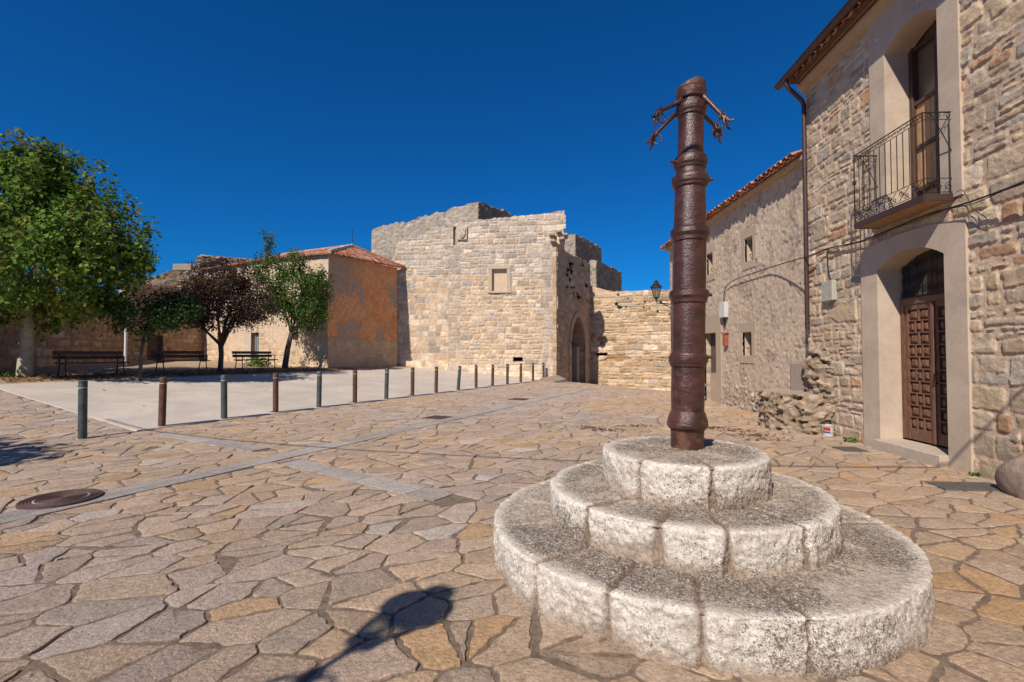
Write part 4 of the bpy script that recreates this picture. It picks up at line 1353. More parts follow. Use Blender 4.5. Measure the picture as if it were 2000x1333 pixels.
for k in range(nbar):
    cu_ = b0 + .01 + (b1 - b0 - .02) * (k + .5) / nbar; hw = (b1 - b0) / nbar / 2
    scroll(rl, f_front, cu_ - hw * .5, rz - .048, hw * .46, 1.2, 0, 1, .0045); scroll(rl, f_front, cu_ + hw * .5, rz - .048, hw * .46, 1.2, math.pi, 1, .0045)
    if k % 2 == 0:
        c2_ = cu_ + hw
        zc = (bz + .03 + mz) / 2; hh = (mz - bz - .03) / 2
        for sg in (-1, 1):
            scroll(rl, f_front, c2_ + sg * hw * .8, zc + sg * hh * .35, hw * .8, 1.3, math.pi * (sg > 0), sg, .0048)
            rl.tube([f_front(c2_ - hw * 1.6, zc - sg * hh * .8), f_front(c2_, zc), f_front(c2_ + hw * 1.6, zc + sg * hh * .8)], .0045, 5)
for u_ in (b0 + .01, b1 - .01):
    for k in range(3):
        fS = lambda p, q: W1.P(u_, q, p)
        scroll(rl, fS, .08 + k * .12, rz - .048, .045, 1.2, 0, 1, .0045)
        scroll(rl, fS, .08 + k * .12, (bz + mz) / 2, .055, 1.2, 1.5, -1, .0045)
    rl.tube([W1.P(u_, rz, .30), W1.P(u_, rz - .25, .16), W1.P(u_, rz - .55, .02)], .006, 5)
rl.build('balcony_railing', M['iron'], h1)

# eaves: coved cornice, tile ends, gutter and downpipe
cn = MB()
prof_c = [(0, 6.80), (.05, 6.82), (.10, 6.88), (.14, 6.93), (.14, 6.98), (-.3, 6.98), (-.3, 6.80)]
cn.prism(prof_c, lambda p, q: W1.P(-6, q, p), lambda p, q: W1.P(uL + .02, q, p))
cn.build('cornice', mat('cornice_plaster', (.42, .29, .18), .9, nscale=3, namp=.15), h1)
def tile_eave(name, W_, u0, u1, z, out, parent, slope=.35, rows=3, pitch=.21, seed=2, back=.9):
    rg_ = random.Random(seed); mb = MB()
    pal = [(.42, .15, .07), (.48, .20, .10), (.36, .12, .055), (.50, .26, .15), (.34, .17, .11)]
    n = int((u1 - u0) / pitch)
    for k in range(n):
        uc = u0 + pitch * (k + .5)
        for r_ in range(rows):
            w0 = out - r_ * .36 + rg_.uniform(-.03, .03); w1 = w0 - .46
            for kind in (0, 1):          # channel then cover
                c = rg_.choice(pal); b = rg_.uniform(.75, 1.15); c = tuple(x * b for x in c)
                du = 0 if kind == 0 else pitch / 2
                rad = .098; vs = []; m = 7
                for (w_, zz, rr_) in ((w0 + (.03 if kind else 0), 0, rad), (w1, 0, rad * .82)):
                    for t_ in (rr_, rr_ - .014):
                        for i in range(m):
                            a = math.pi * i / (m - 1)
                            x = math.cos(a) * t_; y = math.sin(a) * t_ * .8
                            if kind == 0: y = -y + .02
                            else: y = y + .0
                            vs.append(W_.P(uc + du + x, z + (out - w_) * slope + y + r_ * .022 + (.02 if kind else 0), w_))
                fs = []
                for i in range(m - 1):
                    fs += [(i, i + 1, 2 * m + i + 1, 2 * m + i), (m + i, 3 * m + i, 3 * m + i + 1, m + i + 1), (i, m + i, m + i + 1, i + 1)]
                mb.add(vs, fs, c)
    # boards below and plane behind
    o = mb.build(name, M['tile'], parent, smooth=True, angle=40)
    return o
tile_eave('eave_tiles', W1, -6, uL + .05, 7.06, .34, h1, .3, 2, seed=8)
sf = MB()
sf.add([W1.P(-6, 7.0, .30), W1.P(uL, 7.0, .30), W1.P(uL, 7.0, -.2), W1.P(-6, 7.0, -.2), W1.P(-6, 7.03, .30), W1.P(uL, 7.03, .30), W1.P(uL, 7.03, -.2), W1.P(-6, 7.03, -.2)], [(3, 2, 1, 0), (0, 1, 5, 4), (4, 5, 6, 7)])
sf.build('soffit_board', M['oldwood'], h1)
rf = MB()
a, b, c, d = W1.P(-6, 7.05, .2), W1.P(uL, 7.05, .2), W1.P(uL, 8.6, -4.5), W1.P(-6, 8.6, -4.5)
rf.add([a, b, c, d, (a.x, a.y, a.z - .06), (b.x, b.y, b.z - .06), (c.x, c.y, c.z - .06), (d.x, d.y, d.z - .06)], [(0, 1, 2, 3), (4, 7, 6, 5), (0, 4, 5, 1), (1, 5, 6, 2), (2, 6, 7, 3), (3, 7, 4, 0)], (.42, .17, .09))
rf.build('roof', M['tile'], h1)
gt = MB()
gw = .42; gzv = zat(165, 9.7) + .03
vs = []; fs = []; m = 9
us_ = np.linspace(-6, uL + .22, 40)
for u_ in us_:
    for (rr_) in (.075, .068):
        for i in range(m):
            a = math.pi + math.pi * i / (m - 1)
            vs.append(W1.P(u_, gzv + .06 + rr_ * math.sin(a), gw + rr_ * math.cos(a)))
for s_ in range(len(us_) - 1):
    o_ = s_ * 2 * m; p_ = (s_ + 1) * 2 * m
    for i in range(m - 1):
        fs += [(o_ + i, o_ + i + 1, p_ + i + 1, p_ + i), (o_ + m + i, p_ + m + i, p_ + m + i + 1, o_ + m + i + 1)]
    fs += [(o_, p_, p_ + m, o_ + m), (o_ + m - 1, o_ + 2 * m - 1, p_ + 2 * m - 1, p_ + m - 1)]
fs.append(tuple(range((len(us_) - 1) * 2 * m, (len(us_) - 1) * 2 * m + m)))
gt.add(vs, fs)
gt.tube([W1.P(-6, gzv + .065, gw + .078), W1.P(uL + .22, gzv + .065, gw + .078)], .011, 6)
gt.build('gutter', M['pipe'], h1, smooth=True, angle=45)
dp = MB()
du_ = W1.pix(1577, 640, .09)[0]
zlow = W1.pix(1577, 644, .09)[1]
dp.tube([W1.P(du_, gzv, gw), W1.P(du_, gzv - .10, gw), W1.P(du_, gzv - .17, gw - .04), W1.P(du_, gzv - .42, .13), W1.P(du_, gzv - .52, .09), W1.P(du_, gzv - .62, .09), W1.P(du_, zlow, .09)], .042, 12)
for z_ in (gzv - .7, 5.2, 4.0, 2.9, 2.1):
    dp.tube([W1.P(du_, z_, .09), W1.P(du_, z_ + .03, .09)], .048, 12)
dp.build('downpipe', M['pipe'], h1, smooth=True, angle=45)

# --- second house, roughly rendered, further up
W2 = Wall((6.2, 9.3), (6.2, 18.9), flip=True)
h2 = empty('rendered_house', (7.5, 14, 0), 0, 'low rough rendered stone house with small square windows, between the street lamp and the downpipe', 'house')
U2 = lambda px, py: W2.pix(px, py)
def rend_fn(u, v):
    h, c = rubble(u, v, .13, 1.25, 171, .03, (.43, .33, .25), [(.40, .31, .24), (.38, .31, .255), (.46, .37, .29), (.34, .28, .235), (.44, .31, .22)], .010, .035, .03, .04)
    n = fbm(u * 2.2, v * 2.2, 172, 5, .6); n1 = fbm(u * 14, v * 14, 173, 4, .65)
    t = sstep(.34, .44, n)[..., None] * sstep(.2, 1.0, v)[..., None]
    pl = np.array([.53, .42, .31])[None, None] * (.70 + .6 * n1)[..., None] * (.85 + .3 * fbm(u * .7, v * .7, 175, 3))[..., None]
    pits = sstep(.66, .76, fbm(u * 11, v * 11, 174, 3))
    c = c * (1 - .9 * t) + pl * .9 * t
    h = h * (1 - .75 * t[..., 0])
    c = c * (1 - .25 * pits[..., None])
    lowm = sstep(1.3, .2, v + .6 * (n - .5))
    return h * (1 + 1.6 * lowm) + .030 * (n1 - .5) - .018 * pits, c
hw_ = []
def smallwin(x0, y0, x1, y1):
    r = rectpix(W2, x0, y0, x1, y1); hw_.append(r); return r
wA = smallwin(1455, 465, 1471, 510); wB = smallwin(1451, 650, 1469, 695); wC = smallwin(1381, 496, 1393, 536)
dC = rectpix(W2, 1376, 651, 1400, 700); dC = (dC[0], dC[1], .0, dC[3]); hw_.append(dC)
W2.surf('wall', -.2, 9.6, -.6, 5.6, .028, rend_fn, M['masonry'], h2, None, hw_, .42)
for r in (wA, wB, wC):
    s2 = MB()
    for (a, b, c, d) in ((r[0] - .16, r[0], r[2] - .02, r[3] + .02), (r[1], r[1] + .18, r[2] - .02, r[3] + .02), (r[0] - .2, r[1] + .2, r[3] + .02, r[3] + .26), (r[0] - .12, r[1] + .15, r[2] - .2, r[2] - .02)):
        k = random.uniform(.9, 1.1)
        s2.prism([(a, c), (b, c), (b, d), (a, d)], lambda p, q: W2.P(p, q, .018), lambda p, q: W2.P(p, q, -.05), (.46 * k, .36 * k, .265 * k))
    s2.build('window_surround', M['masonry'], h2)
    MB().prism([(r[0], r[2]), (r[1], r[2]), (r[1], r[3]), (r[0], r[3])], lambda p, q: W2.P(p, q, -.34), lambda p, q: W2.P(p, q, -.37)).build('window', M['glass'], h2)
    bb_ = MB()
    for k in range(1, 3):
        bb_.tube([W2.P(r[0] + (r[1] - r[0]) * k / 3, r[2], -.12), W2.P(r[0] + (r[1] - r[0]) * k / 3, r[3], -.12)], .009, 5)
    bb_.tube([W2.P(r[0], (r[2] * 2 + r[3]) / 3, -.12), W2.P(r[1], (r[2] * 2 + r[3]) / 3, -.12)], .009, 5)
    bb_.build('window_bars', M['iron'], h2)
s2 = MB()
for (a, b, c, d) in ((dC[0] - .34, dC[0], -.2, dC[3]), (dC[1], dC[1] + .3, -.2, dC[3]), (dC[0] - .35, dC[1] + .3, dC[3], dC[3] + .55)):
    s2.prism([(a, c), (b, c), (b, d), (a, d)], lambda p, q: W2.P(p, q, .03), lambda p, q: W2.P(p, q, -.05), (.43, .33, .235))
s2.build('door_surround', M['masonry'], h2)
pd = MB()
for k in range(6):
    a = dC[0] + (dC[1] - dC[0]) * k / 6; b = dC[0] + (dC[1] - dC[0]) * (k + 1) / 6
    pd.prism([(a + .004, .9), (b - .004, .9), (b - .004, dC[3]), (a + .004, dC[3])], lambda p, q: W2.P(p, q, -.2), lambda p, q: W2.P(p, q, -.25))
pdo = pd.build('door', M['oldwood'], h2)
MB().prism([(dC[0], -.2), (dC[1], -.2), (dC[1], .9), (dC[0], .9)], lambda p, q: W2.P(p, q, -.17), lambda p, q: W2.P(p, q, -.25)).build('door_panel', mat('beige_board', (.42, .32, .23), .8, nscale=3, namp=.1), pdo)
tile_eave('eave_tiles', W2, .62, 9.85, 5.66, .30, h2, .33, 3, seed=12)
# soffit bed under the tiles + roof planes
rf = MB()
rf.add([W2.P(-.2, 5.56, .17), W2.P(9.7, 5.56, .17), W2.P(9.7, 5.56, -.3), W2.P(-.2, 5.56, -.3), W2.P(-.2, 5.64, .17), W2.P(9.7, 5.64, .17), W2.P(9.7, 5.75, -.3), W2.P(-.2, 5.75, -.3)],
       [(3, 2, 1, 0), (0, 1, 5, 4), (1, 2, 6, 5), (3, 0, 4, 7), (4, 5, 6, 7)], (.45, .34, .25))
rf.add([W2.P(-.2, 5.80, -.3), W2.P(9.7, 5.80, -.3), W2.P(9.7, 7.0, -3.8), W2.P(-.2, 7.0, -3.8)], [(0, 1, 2, 3)], (.42, .17, .09))
rf.build('roof', M['tile'], h2)
We = Wall((6.2, 18.85), (13, 18.85), flip=False)
e_ = MB()
e_.add([(6.22, 18.9, -2), (12, 18.9, -2), (12, 18.9, 5.6), (10, 18.9, 7.0), (6.22, 18.9, 5.6)], [(0, 1, 2, 3, 4)], (.42, .33, .25))
e_.add([(12, 18.9, -2), (12, 9.3, -2), (12, 9.3, 5.6), (12, 18.9, 5.6)], [(0, 1, 2, 3)], (.42, .33, .25))
e_.build('gable_wall', M['masonry'], h2)
# short eave seen left of the column: neighbouring roof end

# ------------------------------------------------------------------ stepped pedestal
PC = (1.30, 3.71)
def ang_at(px, r, c=PC):
    best = None
    for k in range(2001):
        a = -math.pi + math.pi * k / 2000
        p = 1000 + FPX * (c[0] + r * math.cos(a)) / (c[1] + r * math.sin(a))
        if best is None or abs(p - px) < best[0]: best = (abs(p - px), a)
    return best[1]
def tier(name, r, rin, z0, z1, joints, seed, parent, c=PC):
    res = .0075
    lt = r - rin; rd = .024
    prof = []
    n1 = max(4, int((lt - rd) / res)); n2 = 7; n3 = int((z1 - z0 - rd) / res) + 2
    for i in range(n1): prof.append((rin + (lt - rd) * i / n1, z1, 0, 1))
    for i in range(n2 + 1):
        a = math.pi / 2 * (1 - i / n2); prof.append((r - rd + rd * math.cos(a), z1 - rd + rd * math.sin(a), math.cos(a), math.sin(a)))
    for i in range(1, n3 + 1): prof.append((r + .012 * i / n3, z1 - rd - (z1 - rd - z0 + .06) * i / n3, 1, 0))
    prof = np.array(prof)
    arc_ = np.concatenate([[0], np.cumsum(np.hypot(np.diff(prof[:, 0]), np.diff(prof[:, 1])))])
    na = int(2 * math.pi * r / res)
    th = math.pi / 2 + np.arange(na + 1) * 2 * math.pi / na
    T_, A_ = np.meshgrid(th, arc_)
    pr = prof[:, 0][:, None]; pz = prof[:, 1][:, None]
    J = np.sort(np.array([(j - math.pi / 2) % (2 * math.pi) + math.pi / 2 for j in joints]))
    Jx = np.concatenate([[J[-1] - 2 * math.pi], J, [J[0] + 2 * math.pi]])
    wob = .018 * (fbm(A_ * 6, T_ * 0 + seed, seed + 4, 3) - .5) * 2 + .02 * (fbm(A_ * 9, T_ * r * 3, seed + 6, 3) - .5)
    sarc = T_ * r
    ji = np.clip(np.searchsorted(Jx, T_) - 1, 0, len(Jx) - 2)
    dj = np.minimum(np.abs(T_ - Jx[ji]), np.abs(Jx[ji + 1] - T_)) * np.maximum(pr, .35) + wob
    jw = .008 + .014 * _hash(ji + (np.abs(T_ - Jx[ji]) > np.abs(Jx[ji + 1] - T_)), ji * 0, seed + 8)
    tj = sstep(jw * .6, jw * .6 + .02, dj)
    blk = _hash(ji, ji * 0 + 3, seed)
    # rim rounding varies from block to block, faces pitted and dressed
    n1_ = fbm(sarc * 4, A_ * 4, seed + 1, 4); n2_ = fbm(sarc * 14, A_ * 14, seed + 2, 4, .6); n3_ = fbm(sarc * 46, A_ * 46, seed + 3, 3, .6)
    side = np.broadcast_to(prof[:, 2][:, None], T_.shape)
    dsp = (n1_ - .5) * .026 + (n2_ - .5) * (.016 + .014 * side) + (n3_ - .5) * .018 + (tj - 1) * .020 + (blk - .5) * .022
    ends = sstep(.045, .0, dj) * side * .011
    dsp = dsp - ends
    topw = np.broadcast_to(prof[:, 3][:, None], T_.shape)
    dsp = dsp * (1 - .35 * topw)
    P = np.stack([c[0] + (pr + dsp * prof[:, 2][:, None]) * np.cos(T_), c[1] + (pr + dsp * prof[:, 2][:, None]) * np.sin(T_), pz + dsp * prof[:, 3][:, None] + T_ * 0], -1)
    # colour: limewashed white on worn grey stone, black lichen specks (denser on the treads)
    white = np.array([.72, .655, .57]); greyc = np.array([.48, .405, .33]); brown = np.array([.27, .19, .13]); black = np.array([.085, .065, .055])
    n4 = fbm(sarc * 26, A_ * 26, seed + 11, 4, .65); n5 = fbm(sarc * 60, A_ * 60, seed + 12, 2, .6); n6 = fbm(sarc * 2.2, A_ * 3, seed + 13, 4)
    wear = sstep(.42, .60, n6 * .5 + n4 * .5 + .13 * side - .08 * topw * sstep(.0, .25, np.abs(A_ - (lt - rd))) + .08 * (blk - .5))
    cc = greyc * (1 - wear[..., None]) + white * wear[..., None]
    edge = sstep(.09, .0, np.abs(A_ - (lt - rd * .5)))
    cc = cc * (1 - .5 * edge[..., None]) + white * .5 * edge[..., None]
    dens = .53 + .035 * side - .035 * topw * sstep(.05, .2, lt - A_) + .10 * edge
    sp = sstep(dens + .005, dens + .045, n4 * .45 + n5 * .55 + .06 * (n6 - .5))
    spa = .30 * sp
    cc = cc * (1 - spa[..., None]) + (black * (.35 + .65 * topw[..., None]) + brown * .65 * (1 - topw[..., None])) * spa[..., None]
    alpha = np.clip(.36 + .48 * topw * sstep(.0, .12, lt - A_ - .02) - .30 * edge + 2.2 * (n6 - .5) + 1.1 * (n4 - .5) + .3 * (blk - .5), 0, 1)
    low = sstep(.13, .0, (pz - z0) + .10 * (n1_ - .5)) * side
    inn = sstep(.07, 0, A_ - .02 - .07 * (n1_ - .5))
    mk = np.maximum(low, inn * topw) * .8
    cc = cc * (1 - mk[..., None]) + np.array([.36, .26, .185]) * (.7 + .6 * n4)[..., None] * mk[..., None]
    jc = (1 - sstep(jw * .6, jw * .6 + .010, dj)) * .9
    cc = cc * (1 - jc[..., None]) + np.array([.30, .215, .155]) * (.6 + .8 * n4)[..., None] * jc[..., None]
    ny, nx = T_.shape
    idx = np.arange(ny * nx).reshape(ny, nx)
    q = np.stack([idx[:-1, :-1], idx[1:, :-1], idx[1:, 1:], idx[:-1, 1:]], -1).reshape(-1, 4)
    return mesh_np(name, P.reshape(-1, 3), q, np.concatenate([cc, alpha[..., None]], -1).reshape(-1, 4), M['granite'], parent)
ped = empty('stone_pedestal', (PC[0], PC[1], 0), 0, 'round pedestal of three whitewashed stone steps carrying the rusty column', 'pedestal')
tier('step', .597, .02, .513, .778, [ang_at(1244, .6), ang_at(1392, .6), .35, 1.5, 2.6], 1, ped)
tier('step', .996, .52, .277, .513, [ang_at(1141, 1), ang_at(1282, 1), ang_at(1420, 1), ang_at(1573, 1), -.05, .5, 1.1, 1.7, 2.3, 2.9], 2, ped)
tier('step', 1.437, .92, 0, .277, [ang_at(1042, 1.44), ang_at(1181, 1.44), ang_at(1366, 1.44), ang_at(1578, 1.44), ang_at(1728, 1.44), -.02, .45, .9, 1.4, 1.9, 2.4, 2.85, 3.3 - 2 * math.pi], 3, ped)
# ------------------------------------------------------------------ iron column
CC = (1.368, 3.80); CZ0 = .765; LEAN = .0215
colm = empty('iron_column', (CC[0], CC[1], .778), 0, 'rusty dark iron pillory column with ring mouldings and four hooked arms on the stepped pedestal', 'column')
zc = lambda py: zat(py, 3.69)
rw_ = lambda wpx: wpx * .00188
def colpart(name, pts, parent, seg=56, seed=1, broken=False, closed=True):
    if name == 'collar': pts = [(pts[0][0], pts[0][1] * .93)] + pts[1:-1] + [(pts[-1][0], pts[-1][1] * .93)]
    pts = sorted([(zc(y), rw_(w_)) for y, w_ in pts])
    z = np.array([p[0] for p in pts]); r = np.array([p[1] for p in pts])
    n = max(6, int((z[-1] - z[0]) / .006))
    zz = np.unique(np.concatenate([np.linspace(z[0], z[-1], n), z])); rr_ = np.interp(zz, z, r)
    th = np.arange(seg) * 2 * math.pi / seg
    T_, Z_ = np.meshgrid(th, zz)
    nx_ = fbm(np.cos(T_) * 3 + Z_ * 2 + 9, np.sin(T_) * 3 + Z_ * 11, seed, 4, .6); n2_ = fbm(np.cos(T_) * 9 + 20, np.sin(T_) * 9 + Z_ * 30, seed + 3, 3)
    R_ = rr_[:, None] + (nx_ - .5) * .003 + (n2_ - .5) * .0015
    x = CC[0] + LEAN * (Z_ - CZ0) + R_ * np.cos(T_); y = CC[1] + R_ * np.sin(T_); zo = Z_.copy()
    if broken:
        top = zz[-1]
        cut = np.clip((-np.cos(T_ - .3) - .35) / .65, 0, 1) * .035 + .012 * fbm(T_ * 3, T_ * 0, 5, 3)
        zo = np.minimum(zo, top - cut + .003 * nx_)
    P = np.stack([x, y, zo], -1).reshape(-1, 3)
    ny = len(zz); idx = np.arange(ny * seg).reshape(ny, seg); id2 = np.roll(idx, -1, 1)
    q = np.stack([idx[:-1], id2[:-1], id2[1:], idx[1:]], -1).reshape(-1, 4)
    # caps as quads towards the centre
    c1 = len(P); P = np.concatenate([P, [[CC[0] + LEAN * (zz[0] - CZ0), CC[1], zz[0]]], [[CC[0] + LEAN * (zz[-1] - CZ0), CC[1], zz[-1] - .03]]])
    caps = []
    for k in range(0, seg, 2):
        caps.append((idx[0, k], c1, idx[0, (k + 2) % seg], idx[0, k + 1])); caps.append((idx[-1, k], idx[-1, k + 1], idx[-1, (k + 2) % seg], c1 + 1))
    q = np.concatenate([q, np.array(caps)])
    return mesh_np(name, P, q, None, M['rust'], parent)
shaft = colpart('shaft', [(884, 65), (845, 66), (800, 65), (765, 67), (720, 66), (640, 66), (590, 66), (500, 67), (460, 66), (400, 64), (350, 61), (320, 58), (290, 53), (250, 51.5), (210, 50), (190, 48), (176, 47)], colm, seed=3)
for i, pts in enumerate([
    [(848, 66), (841, 72), (838, 79), (832, 82), (825, 80), (818, 76), (812, 72), (803, 67)],
    [(718, 66), (716, 72), (711, 73), (709, 77), (703, 79), (697, 79), (694, 73), (691, 71), (688, 67)],
    [(592, 66), (589, 72), (583, 73), (580, 76), (577, 80), (567, 79), (564, 72), (561, 67)],
    [(469, 66), (466, 72), (459, 72), (456, 76), (452, 80), (444, 78), (440, 71), (437, 66)],
    [(361, 62), (358, 69), (353, 71), (350, 76), (343, 77), (337, 74), (332, 62)],
    [(325, 59), (321, 63), (317, 64), (313, 69), (306, 69), (301, 66), (297, 62), (292, 54)],
    [(218, 50), (215, 57), (211, 58), (207, 63), (200, 65), (194, 62), (190, 50)]]):
    colpart('collar', pts, colm, seed=20 + i)
colpart('crown', [(184, 47), (181, 58), (172, 62), (165, 62), (163, 56), (161, 58), (150, 57), (148, 55)], colm, seed=40, broken=True)
# rivet stubs
stb = MB()
for (py, sx) in ((698, 1), (574, 1), (309, -1), (345, 1)):
    z_ = zc(py); x_ = CC[0] + LEAN * (z_ - CZ0)
    stb.tube([(x_ + sx * .12, CC[1] - .03, z_), (x_ + sx * .168, CC[1] - .04, z_)], [.016, .012], 8)
stb.build('stub', M['rust'], colm, smooth=True, angle=40)
def arm(dx, dy, z0, z1, hook, side):
    x0 = CC[0] + LEAN * (z0 - CZ0)
    L = math.hypot(dx, dy); ux, uy = dx / L, dy / L
    a = MB()
    st = Vector((x0 + ux * .085, CC[1] + uy * .085, z0)); en = Vector((x0 + dx, CC[1] + dy, z1))
    mid = st.lerp(en, .5) + Vector((0, 0, .004))
    a.tube([st, st.lerp(en, .25) + Vector((0, 0, .006)), mid, st.lerp(en, .8), en], [.020, .019, .017, .016, .017], 8)
    a.tube([st + Vector((0, 0, .03)), st.lerp(en, .12) + Vector((0, 0, .012)), st.lerp(en, .3)], [.02, .016, .013], 6)
    ao = a.build('arm', M['rust'], colm, smooth=True, angle=45)
    d = Vector((ux, uy, 0)); s_ = Vector((-uy, ux, 0)); up = Vector((0, 0, 1))
    cl = MB()
    # beast head hook: snout, two jaws, ears
    cl.tube([en - d * .02, en + d * .02 - up * .02, en + d * .045 - up * .055], [.018, .021, .012], 8)
    cl.tube([en + d * .03 - up * .03, en + d * .065 - up * .055, en + d * .085 - up * .052], [.015, .010, .005], 6)
    cl.tube([en + d * .03 - up * .05, en + d * .035 - up * .10, en + d * .055 - up * .125], [.014, .010, .006], 6)
    for g in (-1, 1):
        cl.tube([en + s_ * .015 * g, en + s_ * .035 * g - up * .03 + d * .02, en + s_ * .03 * g - up * .085 + d * .025], [.010, .008, .004], 6)
        cl.tube([en + s_ * .012 * g + up * .01, en + s_ * .028 * g + up * .035 + d * .01], [.009, .003], 5)
    cl.build('hook_head', M['rust'], ao, smooth=True, angle=50)
    rg_ = MB(); c_ = en - d * .02 - up * .05
    rg_.tube([c_ + (d * math.cos(t) + up * math.sin(t)) * .036 for t in [2 * math.pi * k / 16 for k in range(17)]], .0055, 6, cap=False)
    rg_.build('ring', M['rust'], ao, smooth=True)
arm(-.293, -.13, 3.494, 3.366, 0, 0)
arm(-.235, .17, 3.468, 3.327, 0, 0)
arm(.175, -.17, 3.530, 3.310, 0, 0)
arm(.275, .17, 3.450, 3.385, 0, 0)

# ------------------------------------------------------------------ bollards
ordw = ['first', 'second', 'third', 'fourth', 'fifth', 'sixth', 'seventh', 'eighth', 'ninth', 'tenth', 'eleventh', 'twelfth', 'thirteenth', 'fourteenth', 'fifteenth', 'sixteenth', 'seventeenth', 'eighteenth', 'nineteenth', 'twentieth', 'twenty-first', 'twenty-second']
def bollard_proto(matkey):
    t = empty('bollard')
    b = MB().lathe([(.066, -.05), (.066, .855), (.061, .86), (.061, .868), (.066, .873), (.066, 1.0), (.060, 1.012), (.03, 1.018), (.001, 1.02)], n=20)
    b.build('post', M[matkey], t, smooth=True, local=True, angle=40)
    r = MB().lathe([(.0675, .882), (.0675, .902)], n=20, cap=False)
    r.build('reflective_band', M['band'], t, smooth=True, local=True)
    return t
M['band'] = mat('worn_band', (.36, .33, .28), .5, nscale=40, namp=.5)
BP = [(165, 860, 'g'), (319, 835, 'r'), (440, 822, 'g'), (540, 809, 'r'), (624, 798, 'g'), (694, 789, 'r'), (755, 781, 'g'), (806, 775, 'r'), (852, 768, 'r'),
      (895, 762, 'g'), (930, 757, 'r'), (962, 754, 'r'), (991, 751, 'r'), (1017, 748, 'r'), (1041, 746, 'r'), (1062, 743, 'r')]
protos = {}
def copy_tree(o, parent=None):
    c = o.copy(); COL.objects.link(c)
    if parent is not None: c.parent = parent
    for ch in list(o.children): copy_tree(ch, c)
    return c
bpos = [(-8.5, 7.2)]
for i, (px, py, k) in enumerate(BP):
    if i == 0: x, y = -7.62, 8.62
    else:
        r_ = (px - 1000) / FPX          # meet the line of the row
        t = (P0[0] - r_ * P0[1]) / (r_ * UD[1] - UD[0]) if True else 0
        x, y = P0[0] + UD[0] * t, P0[1] + UD[1] * t
    bpos.append((x, y))
for i, (x, y) in enumerate(bpos):
    k = 'r' if i == 0 else BP[i - 1][2]
    if k not in protos:
        protos[k] = bollard_proto('boll_green' if k == 'g' else 'boll_rust'); o = protos[k]
    else: o = copy_tree(protos[k])
    o.location = (x, y, g1(x, y) + .01)
    if i > 0:
        o.rotation_euler = (random.uniform(-.02, .02), random.uniform(-.022, .022), random.uniform(0, 6))
    cname = 'grey green' if k == 'g' else 'rusty brown'
    if i == 0: lab = 'rusty brown bollard just outside the left edge, before the first of the row'
    elif i == 1: lab = 'grey green steel bollard, nearest and first of the row from the left'
    elif i == 10: lab = 'grey green bollard leaning slightly, tenth of the row from the left'; o.rotation_euler = (0, .07, 0)
    elif i == 16: lab = 'rusty brown bollard, last and farthest of the row, beside the gatehouse corner'
    else: lab = '%s steel bollard, %s of the row from the left' % (cname, ordw[i - 1])
    tag(o, lab, 'bollard', 'bollards along the edge of the plaza')

lg = MB()
la, lb_, lc, ld = (1.55, 26.9), (2.62, 27.75), (3.0, 26.9), (2.3, 26.2)
lg.add([(la[0], la[1], .16), (lb_[0], lb_[1], .30), (lc[0], lc[1], .10), (ld[0], ld[1], .02), (la[0], la[1], -.2), (lb_[0], lb_[1], -.2), (lc[0], lc[1], -.3), (ld[0], ld[1], -.3)],
       [(0, 3, 2, 1), (0, 4, 7, 3), (3, 7, 6, 2), (2, 6, 5, 1), (1, 5, 4, 0)])
tag(lg.build('stone_ledge', M['boulder']), 'low sloping stone ledge at the foot of the gatehouse corner behind the last bollard', 'ledge')
# ------------------------------------------------------------------ benches
def make_bench():
    t = empty('bench'); L = 1.85
    for (w_, z_, tl) in ((.10, .43, 0), (.235, .435, 0), (.37, .43, 0)):
        MB().box((0, w_ - .22, z_), (L, .12, .035), None, .006).build('seat_plank', M['bench'], t, local=True)
    for (z_, yy) in ((.60, -.235), (.745, -.265)):
        MB().box((0, yy, z_), (L, .032, .115), Matrix.Rotation(.2, 3, 'X'), .006).build('back_plank', M['bench'], t, local=True)
    for sx in (-1, 1):
        m_ = MB(); x = sx * (L / 2 - .16)
        m_.tube([(x, -.30, .0), (x, -.21, .40), (x, -.235, .60), (x, -.285, .80)], .02, 6)
        m_.tube([(x, .22, .0), (x, .17, .41), (x, .20, .62)], .02, 6)
        m_.tube([(x, .20, .62), (x, .05, .635), (x, -.235, .61)], .017, 6)
        m_.tube([(x, .18, .405), (x, -.21, .405)], .018, 6)
        m_.build('leg_frame', M['iron'], t, local=True)
    return t
bproto = make_bench()
ba = math.atan2(UD[1], UD[0]) + math.pi
for i, (x, y, lab) in enumerate([(-13.5, 15.6, 'long slatted wooden bench nearest the pale trunked tree, leftmost of the three'),
                                 (-12.45, 18.3, 'slatted wooden bench in the middle, left of the purple leaved tree'),
                                 (-11.15, 21.1, 'slatted wooden bench between the purple tree and the green tree')]):
    o = bproto if i == 0 else copy_tree(bproto)
    o.location = (x, y, g1(x, y) + .01); o.rotation_euler = (0, 0, ba)
    tag(o, lab, 'bench', 'benches under the trees')

